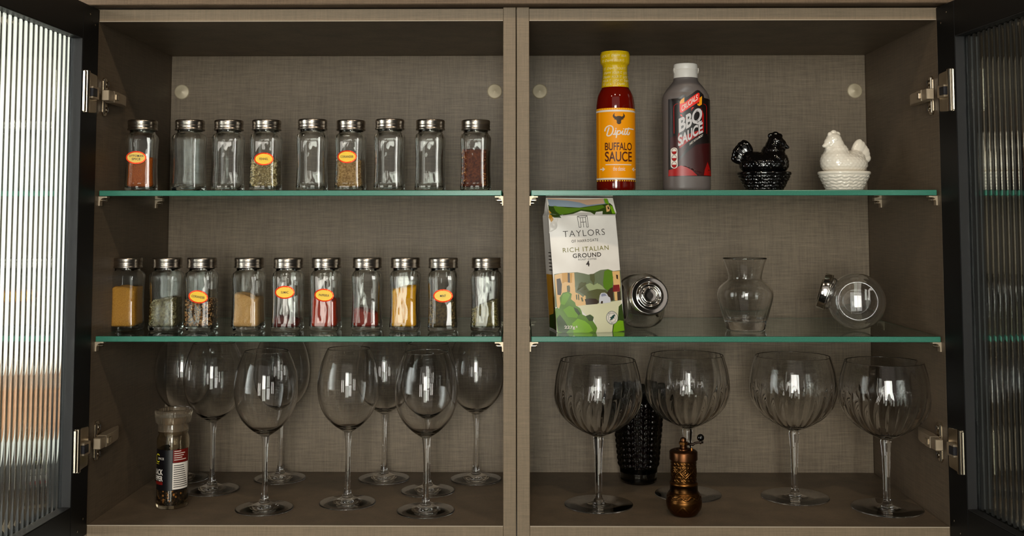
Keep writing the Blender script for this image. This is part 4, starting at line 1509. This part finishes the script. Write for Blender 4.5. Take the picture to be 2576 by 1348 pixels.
gp([(1461, 716), (1472, 712), (1482, 717), (1492, 712), (1504, 720), (1512, 729), (1490, 727), (1470, 731), (1464, 724)], Cmi, 3)
gp([(1472, 690), (1484, 689), (1485, 705), (1481, 718), (1478, 710), (1473, 704)], Col, 4); gp([(1487, 686), (1496, 683), (1497, 708), (1494, 716), (1490, 706)], Cfol, 4)
gp([(1510, 683), (1520, 679), (1530, 683), (1533, 700), (1531, 724), (1518, 732), (1508, 724), (1506, 712)], Cgm, 4)
gp([(1465, 733), (1490, 727), (1512, 730), (1522, 740), (1520, 758), (1460, 764), (1462, 750)], Col, 3); gp([(1458, 752), (1470, 750), (1486, 751), (1494, 758), (1490, 764), (1462, 766)], Cbr, 4)
gp([(1516, 738), (1522, 727), (1532, 723), (1534, 756), (1518, 758)], Cbr, 4)
gp([(1531, 684), (1551, 683), (1552, 720), (1544, 757), (1537, 757), (1534, 720)], Cbg, 4); gp([(1541, 692), (1546, 693), (1546, 704), (1542, 702)], Cbr, 5, None)
gp([(1533, 718), (1549, 717), (1551, 734), (1532, 735)], Crd, 5); gp([(1543, 735), (1552, 734), (1553, 756), (1544, 757)], Cbr, 5, None)
gp([(1494, 762), (1494.5, 752), (1497, 742), (1501, 737), (1510, 736.5), (1516, 740), (1519, 746), (1524, 749), (1525.5, 757), (1524.5, 761), (1500, 763.5)], Cca, 5); gp([(1500, 741), (1504, 738.5), (1511, 738.5), (1515, 744), (1501, 746)], Cwd, 6, None)
gp([(1498, 763), (1500, 757), (1504, 757), (1504, 763)], Cbr, 6, None)
gp([(1440, 769), (1470, 765), (1530, 759), (1553, 756), (1555, 763), (1548, 772), (1550, 784), (1546, 800), (1532, 812), (1527, 838), (1483, 842), (1487, 824), (1480, 800), (1462, 792), (1452, 782)], Ccr, 3)
gp([(1547, 772), (1556, 764), (1560, 800), (1563, 834), (1528, 838), (1530, 818), (1544, 800)], Cgd, 4); gp([(1534, 812), (1548, 806), (1558, 808), (1561, 832), (1530, 836)], Cgb, 5)
bush = [(1384, 776), (1390, 772), (1394, 776), (1398, 764), (1396, 748), (1404, 736), (1418, 733), (1426, 739), (1424, 752), (1434, 760), (1436, 768), (1446, 774), (1450, 782), (1452, 790), (1464, 796), (1472, 790), (1480, 796), (1478, 806), (1486, 818), (1489, 824), (1484, 840), (1440, 842), (1390, 834)]
gp(bush, Cgm, 5, 0.006)
gp([(1398, 764), (1404, 740), (1416, 735), (1422, 741), (1416, 754), (1408, 766)], Cgl, 6); gp([(1404, 778), (1420, 768), (1434, 774), (1444, 786), (1438, 798), (1416, 796)], Cgl, 6)
gp([(1426, 812), (1440, 800), (1458, 806), (1470, 816), (1478, 830), (1460, 838), (1430, 836)], Cgb, 6); gp([(1430, 772), (1440, 776), (1448, 788), (1442, 792), (1434, 782)], Cgd, 7)
gp([(1388, 800), (1396, 790), (1408, 806), (1420, 826), (1410, 836), (1392, 832)], Cgd, 6); gp([(1460, 794), (1470, 790), (1480, 797), (1478, 806), (1468, 806)], Cgd, 7)
printed('printed_picture', pcs, bag_front, bag)
pcs = []
# frog seal
sc_ = GU(1528, 799)
pcs.append((*poly(ell(*sc_, 0.0092, 0.0096, 32)), M_white, 6))
Cseal = mat('seal_green', srgb(30, 70, 66), 0.5)
for rr, tt in ((0.0091, 0.0006), (0.0061, 0.0004)):
    tv, tf = ring2d(*sc_, rr, rr * 1.04, tt, 36)
    pcs.append((tv, tf, Cseal, 7))
frog = [(-4.5, -4), (-2.5, -1), (-5, 1), (-1.5, 1.5), (1, 4), (4.5, 5.5), (6, 4), (4.5, 2), (3.5, 0), (5, -1.5), (2, -1.2), (0.5, -2.4), (1.2, -4.5), (-1.2, -2.8), (-2.2, -5)]
pcs.append((*poly([(sc_[0] + a * 0.0008, sc_[1] + b * 0.0008) for a, b in frog]), Cseal, 7))
for s_, a0, sg in (('RAINFOREST', radians(150), -1), ('ALLIANCE', radians(225), 1)):
    for i, ch in enumerate(s_):
        a = a0 + sg * radians(12.5) * i
        r_ = 0.0075
        tv, tf = text(ch, 0, 0, 0.0010, 0.0014, 0.0, res=1)
        rt_ = a - pi / 2 if sg < 0 else a + pi / 2
        pcs.append(([(sc_[0] + r_ * cos(a) + x * cos(rt_) - y * sin(rt_), sc_[1] + r_ * 1.03 * sin(a) + x * sin(rt_) + y * cos(rt_)) for x, y in tv], tf, Cseal, 7))
printed('certification_seal', pcs, bag_front, bag)
pcs = []


def gt(s_, u, v_, wu, hu, mm, bold=0.0, slant=0.055, spacing=1.0):
    c = GU(u, v_)
    tv, tf = text(s_, 0, 0, wu * 0.000572, hu * 0.000569, bold, 0, 0, spacing, slant)
    pcs.append(([(a + c[0] - 0.061 * 0, b + c[1]) for a, b in tv], tf, mm, 3))


# window emblem
for P_ in ([(1444, 546), (1448, 573)], [(1448, 573), (1453, 572.5)], [(1453, 572.5), (1451.5, 549)], [(1451.5, 549), (1444, 545)], [(1444, 545), (1468.5, 543)], [(1468.5, 543), (1464.5, 547.5)], [(1464.5, 547.5), (1467.5, 572.5)], [(1467.5, 572.5), (1472, 572)], [(1472, 572), (1469, 543)], [(1451.5, 548.5), (1464.5, 547.5)], [(1457.6, 548), (1459.8, 573)], [(1452, 560), (1466, 559)]):
    tv, tf = stroke([GU(a, b) for a, b in P_], 0.00065)
    pcs.append((tv, tf, Cink, 3))
gt('TAYLORS', 1460.5, 587, 108, 15.5, Cink, -0.012, 0.055, 1.15)
gt('OF HARROGATE', 1462, 606, 69, 6.8, Cink, 0.0, 0.055, 1.2)
gt('RICH ITALIAN', 1464.5, 627, 118, 11.3, Cgo, 0.0, 0.055, 1.15)
gt('GROUND', 1466.5, 642.5, 73, 11.0, Cink, 0.012, 0.05, 1.1)
gt('ROAST COFFEE', 1467, 652.5, 46, 4.2, Cink, 0.0, 0.045, 1.2)
gt('4', 1467.5, 663.5, 9, 14, Cink, 0.03, 0.04)
printed('lettering', pcs, bag_front, bag)
pcs = []
c = GU(1420, 822)
tv, tf = text('227g', 0, 0, 0.0150, 0.0055, 0.025)
pcs.append(([(a + c[0], b + c[1]) for a, b in tv], tf, M_white, 9))
tv, tf = text('e', 0, 0, 0.0022, 0.0030, 0.01)
c = GU(1437, 820)
pcs.append(([(a + c[0], b + c[1]) for a, b in tv], tf, M_white, 9))
printed('weight_lettering', pcs, bag_front, bag)


def bag_side(y, z, o):
    """left gusset: y from the front edge back"""
    t = y / BD
    fx = bag_front(0, z, 0)
    dep = BD - 0.010 * (z / 0.166) ** 2
    pinch = 0.006 * (1 - abs(2 * t - 1)) * (0.2 + z / 0.17)
    return (fx[0] + pinch - o, fx[1] + dep * t, z)


pcs = []
def sp(points, mm, ly):
    v_, f_ = poly(points, 0.007)
    pcs.append((v_, [q[::-1] for q in f_], mm, ly))
sp([(0.001, 0.002), (0.054, 0.002), (0.054, 0.080), (0.001, 0.080)], Cyw, 2)
sp([(0.010, 0.028), (0.020, 0.030), (0.019, 0.048), (0.012, 0.050)], Cbr, 3)
sp([(0.001, 0.002), (0.054, 0.002), (0.050, 0.020), (0.026, 0.024), (0.012, 0.034), (0.001, 0.036)], Cgd, 3)
printed('gusset_picture', pcs, bag_side, bag)
pcs = []
for zz in (0.086, 0.091, 0.096, 0.101, 0.106, 0.111):
    sp([(0.006, zz), (0.044 - (zz * 400 % 1) * 0.01, zz), (0.044 - (zz * 400 % 1) * 0.01, zz + 0.0012), (0.006, zz + 0.0012)], Cink, 2)
printed('gusset_lettering', pcs, bag_side, bag)
g = G()
NF = 12                  # crumpled corner at the upper front edge: a soft pinched fold
for a in range(NF + 1):
    for b in range(NF + 1):
        u, v = a / NF, b / NF
        h = max(0.0, sin(pi * u) * sin(pi * v)) ** 0.6 * (0.0015 + 0.0011 * sin(7 * u + 9 * v) * sin(pi * v))
        px, py, pz = bag_front(-0.0005 + 0.0115 * u + 0.004 * v, 0.140 + 0.019 * v + 0.006 * u, h - 0.0003)
        g.v.append((px - 0.0012 * sin(pi * v) * (1 - u), py, pz))
for a in range(NF):
    for b in range(NF):
        q = a * (NF + 1) + b
        g.f.append([q, q + NF + 1, q + NF + 2, q + 1])
        g.mi.append(0)
g.make('crumpled_fold', M_film, bag, True)

# ------------------------------------------------------------------ copper spice grinder
M_copper = mat('relief_copper', srgb(150, 86, 40), 0.33, 1.0)  # tone follows the relief: darker hollows, lighter raised edges
nt = M_copper.node_tree
gm_ = nt.nodes.new('ShaderNodeNewGeometry')
rp = nt.nodes.new('ShaderNodeValToRGB')
rp.color_ramp.elements[0].color = srgb(26, 15, 8)
rp.color_ramp.elements[0].position = 0.46
rp.color_ramp.elements[1].color = srgb(158, 106, 54)
rp.color_ramp.elements[1].position = 0.585
nt.links.new(gm_.outputs['Pointiness'], rp.inputs[0])
nt.links.new(rp.outputs[0], nt.nodes['Principled BSDF'].inputs['Base Color'])
M_copper2 = noise_mat('plain_copper', srgb(84, 54, 34), srgb(106, 68, 42), 50, 0.34, metal=1.0)
gr = thing('spice_grinder', 'small engraved copper spice grinder with crank handle', 'grinder', (0.2343, 0.0560, 0.0003))


def emboss(t, z, R):
    """raised ornament: twisted rope bands, a diamond medallion row, a scroll band on the bulb"""
    d = 0.0
    def bnd(a, b):
        return 1.0 if a < z < b else 0.0
    for a, b in ((0.0700, 0.0738), (0.0472, 0.0508)):
        if a < z < b:
            q = (z - a) / (b - a)
            d += 0.0006 * max(0, sin(20 * t + q * 3.0)) * sin(pi * q)
    if 0.0522 < z < 0.0688:
        q = (z - 0.0522) / 0.0166
        c = ((t + pi / 2) / (2 * pi) * 6 + 0.5) % 1.0
        dd = abs(c - 0.5) * 2 + abs(q - 0.5) * 2
        d += 0.0006 * exp(-((dd - 0.92) / 0.12) ** 2) + 0.0006 * exp(-((dd - 0.50) / 0.12) ** 2) + 0.0007 * exp(-(dd / 0.2) ** 2)
        if dd > 1.1:
            d += 0.00045 * max(0, sin(9 * pi * c) * sin(5 * pi * q))
    if 0.0232 < z < 0.0300:
        q = (z - 0.0232) / 0.0068
        wv = 0.5 + 0.28 * sin(9 * t)
        d += 0.0007 * exp(-((q - wv) / 0.13) ** 2) + 0.0005 * exp(-(((q - 1 + wv) / 0.18) ** 2 + (cos(4.5 * t) / 0.5) ** 2))
    if 0.0050 < z < 0.0160:
        q = (z - 0.0050) / 0.011
        d += 0.0005 * max(0, sin(pi * q)) * exp(-((abs((t * 7 / (2 * pi)) % 1 - 0.5) * 2 - q) / 0.16) ** 2)
    return R + d


key = [(0.0150, 0.0), (0.0170, 0.0006), (0.0205, 0.0045), (0.0238, 0.0110), (0.0250, 0.0170), (0.0249, 0.0205), (0.0243, 0.0222), (0.0236, 0.0252), (0.0220, 0.0296), (0.0208, 0.0318)]
prof = [(0, 0.0006)] + spline(key, 9)
prof += [(0.0199, 0.0322), (0.0198, 0.0330), (0.0194, 0.0336), (0.0193, 0.0420), (0.0196, 0.0424), (0.0198, 0.0434), (0.0194, 0.0446), (0.0184, 0.0456), (0.0178, 0.0462)]
prof += [(0.0176, 0.0466 + 0.00042 * k) for k in range(68)]
prof += [(0.0178, 0.0752), (0.0176, 0.0762)]
v, f = lathe(prof, 220, emboss)
ob('grinder_body', v, f, M_copper, gr, True)
v, f = lathe([(0.0170, 0.0758), (0.0192, 0.0758), (0.0196, 0.0762), (0.0196, 0.0862), (0.0192, 0.0872), (0.0178, 0.0884), (0.0150, 0.0896), (0.0125, 0.0902), (0.0112, 0.0898), (0.0100, 0.0886), (0, 0.0884)], 64)
cap = sharp(ob('cap', v, f, M_copper2, gr), 40)
v, f = lathe([(0, 0.0884), (0.0092, 0.0884), (0.0088, 0.0905), (0.0060, 0.0912), (0.0052, 0.0916), (0.0052, 0.0945), (0.0046, 0.0950), (0.0046, 0.0962), (0.0056, 0.0966), (0.0056, 0.1005), (0.0044, 0.1012), (0.0044, 0.1030), (0.0036, 0.1052), (0.0018, 0.1064), (0, 0.1066)], 24)
spn = sharp(ob('spindle', v, f, M_copper2, gr), 30)
bevel(G().prism([(0.0066 * cos(pi * k / 3 + 0.5), 0.0066 * sin(pi * k / 3 + 0.5)) for k in range(6)], (0.0966, 0.1000), 'z').make('hex_nut', M_copper, spn), 0.0004, 1)
G().tube([(0.0105, -0.008, 0.0885), (0.0105, -0.008, 0.0935)], [0.0017, 0.0015], 12).make('stop_pin', M_copper, cap)
g = G().tube([(0.004, 0, 0.0972), (0.014, -0.001, 0.0966), (0.0155, -0.001, 0.0985), (0.024, -0.002, 0.1000), (0.0275, -0.002, 0.0998)], [0.0020, 0.0019, 0.0017, 0.0015, 0.0016], 10)
hd = g.make('crank_handle', mat('dark_iron', srgb(46, 36, 30), 0.35, 0.9), gr, True)
v, f = lathe([(0, -0.0050), (0.0016, -0.0049), (0.0016, -0.0036)] + [(0.0050 * cos(a), 0.0052 * sin(a)) for a in [radians(-48 + 138 * k / 10) for k in range(11)]][:-1] + [(0, 0.0052)], 24)
G().add(v, f, 0, Matrix.Translation((0.0240, -0.002, 0.1062))).make('knob', mat('black_knob', srgb(8, 7, 7), 0.12, 0, 0.6), hd, True)
G().tube([(0.0240, -0.002, 0.0975), (0.0240, -0.002, 0.1020)], 0.0014, 10).make('rivet', M_nickel, hd, True)

# ------------------------------------------------------------------ pepper mill jar
pm = thing('pepper_mill', 'glass black pepper mill jar with clear ribbed grinder cap and black label', 'pepper mill', (-0.4985, 0.0950, 0.0003))
M_pglass = glass('mill_glass', (0.93, 0.90, 0.84, 1), 0.0, 1.5)
out = [(0, 0.002), (0.018, 0.001), (0.0205, 0.0), (0.0222, 0.0018), (0.0226, 0.006), (0.0224, 0.0140), (0.0219, 0.0180), (0.0219, 0.0820), (0.0226, 0.0860), (0.0229, 0.0920), (0.0222, 0.0985), (0.0200, 0.1040), (0.0212, 0.1062), (0.0212, 0.1085)]
inn = [(0.0196, 0.1085), (0.0186, 0.1040), (0.0206, 0.0980), (0.0212, 0.0900), (0.0204, 0.0820), (0.0203, 0.0180), (0.0204, 0.0070), (0.0170, 0.0048), (0, 0.0048)]
v, f = lathe(out + inn, 56)
sharp(ob('jar_body', v, f, M_pglass, pm), 60)
# corns
M_pc = [mat('peppercorn_dark', srgb(28, 20, 15), 0.6), mat('peppercorn_brown', srgb(66, 44, 26), 0.6), mat('peppercorn_tan', srgb(176, 122, 58), 0.6)]
g = G()
rnd = random.Random(3)
v, f = lathe([(0, 0.0055), (0.0180, 0.0058), (0.0190, 0.0080), (0.0190, 0.072), (0.012, 0.076), (0, 0.077)], 32)
g.add(v, f, 0)
for _ in range(620):
    a = rnd.uniform(0, 2 * pi)
    z = 0.0075 + (0.0700) * rnd.random() ** 1.6
    rad = rnd.uniform(0.0017, 0.0024)
    c = Vector((0.0184 * cos(a), 0.0184 * sin(a), z))
    vs = []
    for pz in (-0.55, 0.55):
        for k in range(6):
            t = 2 * pi * k / 6
            vs.append(c + Vector((cos(t) * 0.84, sin(t) * 0.84, pz)) * rad)
    vs += [c + Vector((0, 0, -rad)), c + Vector((0, 0, rad))]
    fs = [(k, (k + 1) % 6, (k + 1) % 6 + 6, k + 6) for k in range(6)] + [((k + 1) % 6, k, 12) for k in range(6)] + [(k + 6, (k + 1) % 6 + 6, 13) for k in range(6)]
    g.add(vs, fs, 2 if rnd.random() < 0.14 else rnd.choice((0, 0, 1)))
pc = g.make('peppercorns', M_pc, pm, True)
pc['kind'] = 'stuff'
# label
def pmap(t, z, o):
    R = 0.0224 + o
    return (R * sin(t), -R * cos(t), z)
def prect(t0, z0, t1, z1, ml=0.18):
    n_ = max(1, int((t1 - t0) / ml))
    v_, f_ = [], []
    for k in range(n_ + 1):
        t = t0 + (t1 - t0) * k / n_
        v_ += [(t, z0), (t, z1)]
    for k in range(n_):
        f_.append((2 * k, 2 * k + 2, 2 * k + 3, 2 * k + 1))
    return v_, f_
M_pl = mat('mill_label_black', srgb(13, 11, 15), 0.28)
M_pr = mat('mill_label_red', srgb(112, 16, 10), 0.4)
lb = printed('label', [(*prect(radians(-150), 0.0265, radians(88), 0.0835), M_pl, 0)], pmap, pm)
pcs = [(*prect(radians(19), 0.0655, radians(84), 0.0835), M_pr, 1), (*prect(radians(18), 0.0280, radians(84), 0.0650), M_white, 1)]
for k in range(5):
    pcs.append((*prect(radians(23), 0.0690 + 0.0030 * k, radians(70 - (k * 17) % 23), 0.0700 + 0.0030 * k), M_white, 2))
for k in range(11):
    pcs.append((*prect(radians(22), 0.0310 + 0.0030 * k, radians(80 - (k * 31) % 29), 0.0320 + 0.0030 * k), M_ink, 2))
def pt(s_, tc_, zc_, wd, hg, mm, bold):
    tv, tf = text(s_, 0, 0, wd, hg, bold)
    pcs.append(([(tc_ + a / 0.0224, zc_ + b) for a, b in tv], tf, mm, 2))
pt('BLACK', radians(-45), 0.0522, 0.0215, 0.0080, M_white, 0.02)
pt('PEPPER', radians(-45), 0.0432, 0.0215, 0.0072, M_white, 0.02)
pcs.append((*prect(radians(-70), 0.0345, radians(-18), 0.0388), M_pr, 2))
M_py = mat('mill_yellow', srgb(232, 216, 40), 0.4)
arc = [(radians(-44) + 0.0055 / 0.0224 * cos(a), 0.0715 + 0.0062 * sin(a)) for a in [radians(45 + 270 * k / 20) for k in range(21)]]
v_, f_ = [], []
for k, (a, b) in enumerate(arc):
    ca = radians(45 + 270 * k / 20)
    for q in (1.0, 0.78):
        v_.append((radians(-44) + q * 0.0055 / 0.0224 * cos(ca), 0.0715 + q * 0.0062 * sin(ca)))
f_ = [(2 * k, 2 * k + 2, 2 * k + 3, 2 * k + 1) for k in range(20)]
pcs.append((v_, f_, M_py, 2))
pt('SPICE', radians(-28), 0.0712, 0.0110, 0.0030, M_white, 0.0)
pcs.append((*prect(radians(-62), 0.0632, radians(-36), 0.0638), M_py, 2))
printed('lettering', pcs, pmap, lb)
# clear grinder head
v, f = lathe([(0.0198, 0.1080), (0.0216, 0.1082), (0.0216, 0.1180), (0.0206, 0.1200), (0.0190, 0.1200), (0.0190, 0.1090)], 48)
sharp(ob('grinder_collar', v, f, M_plastic, pm), 50)
def rib_rf(t, z, R):
    return R * (1 + 0.022 * abs(sin(18 * t))) if R > 0.021 else R
v, f = lathe([(0.0190, 0.1195), (0.0225, 0.1190), (0.0240, 0.1200), (0.0252, 0.1290), (0.0258, 0.1360), (0.0254, 0.1378), (0.0240, 0.1384), (0.0205, 0.1376), (0.0200, 0.1330), (0, 0.1320), (0, 0.1290), (0.0190, 0.1288), (0.0188, 0.1200)], 144, rib_rf)
sharp(ob('grinder_cap', v, f, M_plastic, pm), 60)
v, f = lathe([(0, 0.100), (0.011, 0.100), (0.0135, 0.108), (0.0150, 0.1185), (0.0150, 0.1270), (0.010, 0.1280), (0, 0.1280)], 32)
ob('grinder_core', v, f, mat('milky_plastic', srgb(140, 124, 104), 0.4), pm, True)
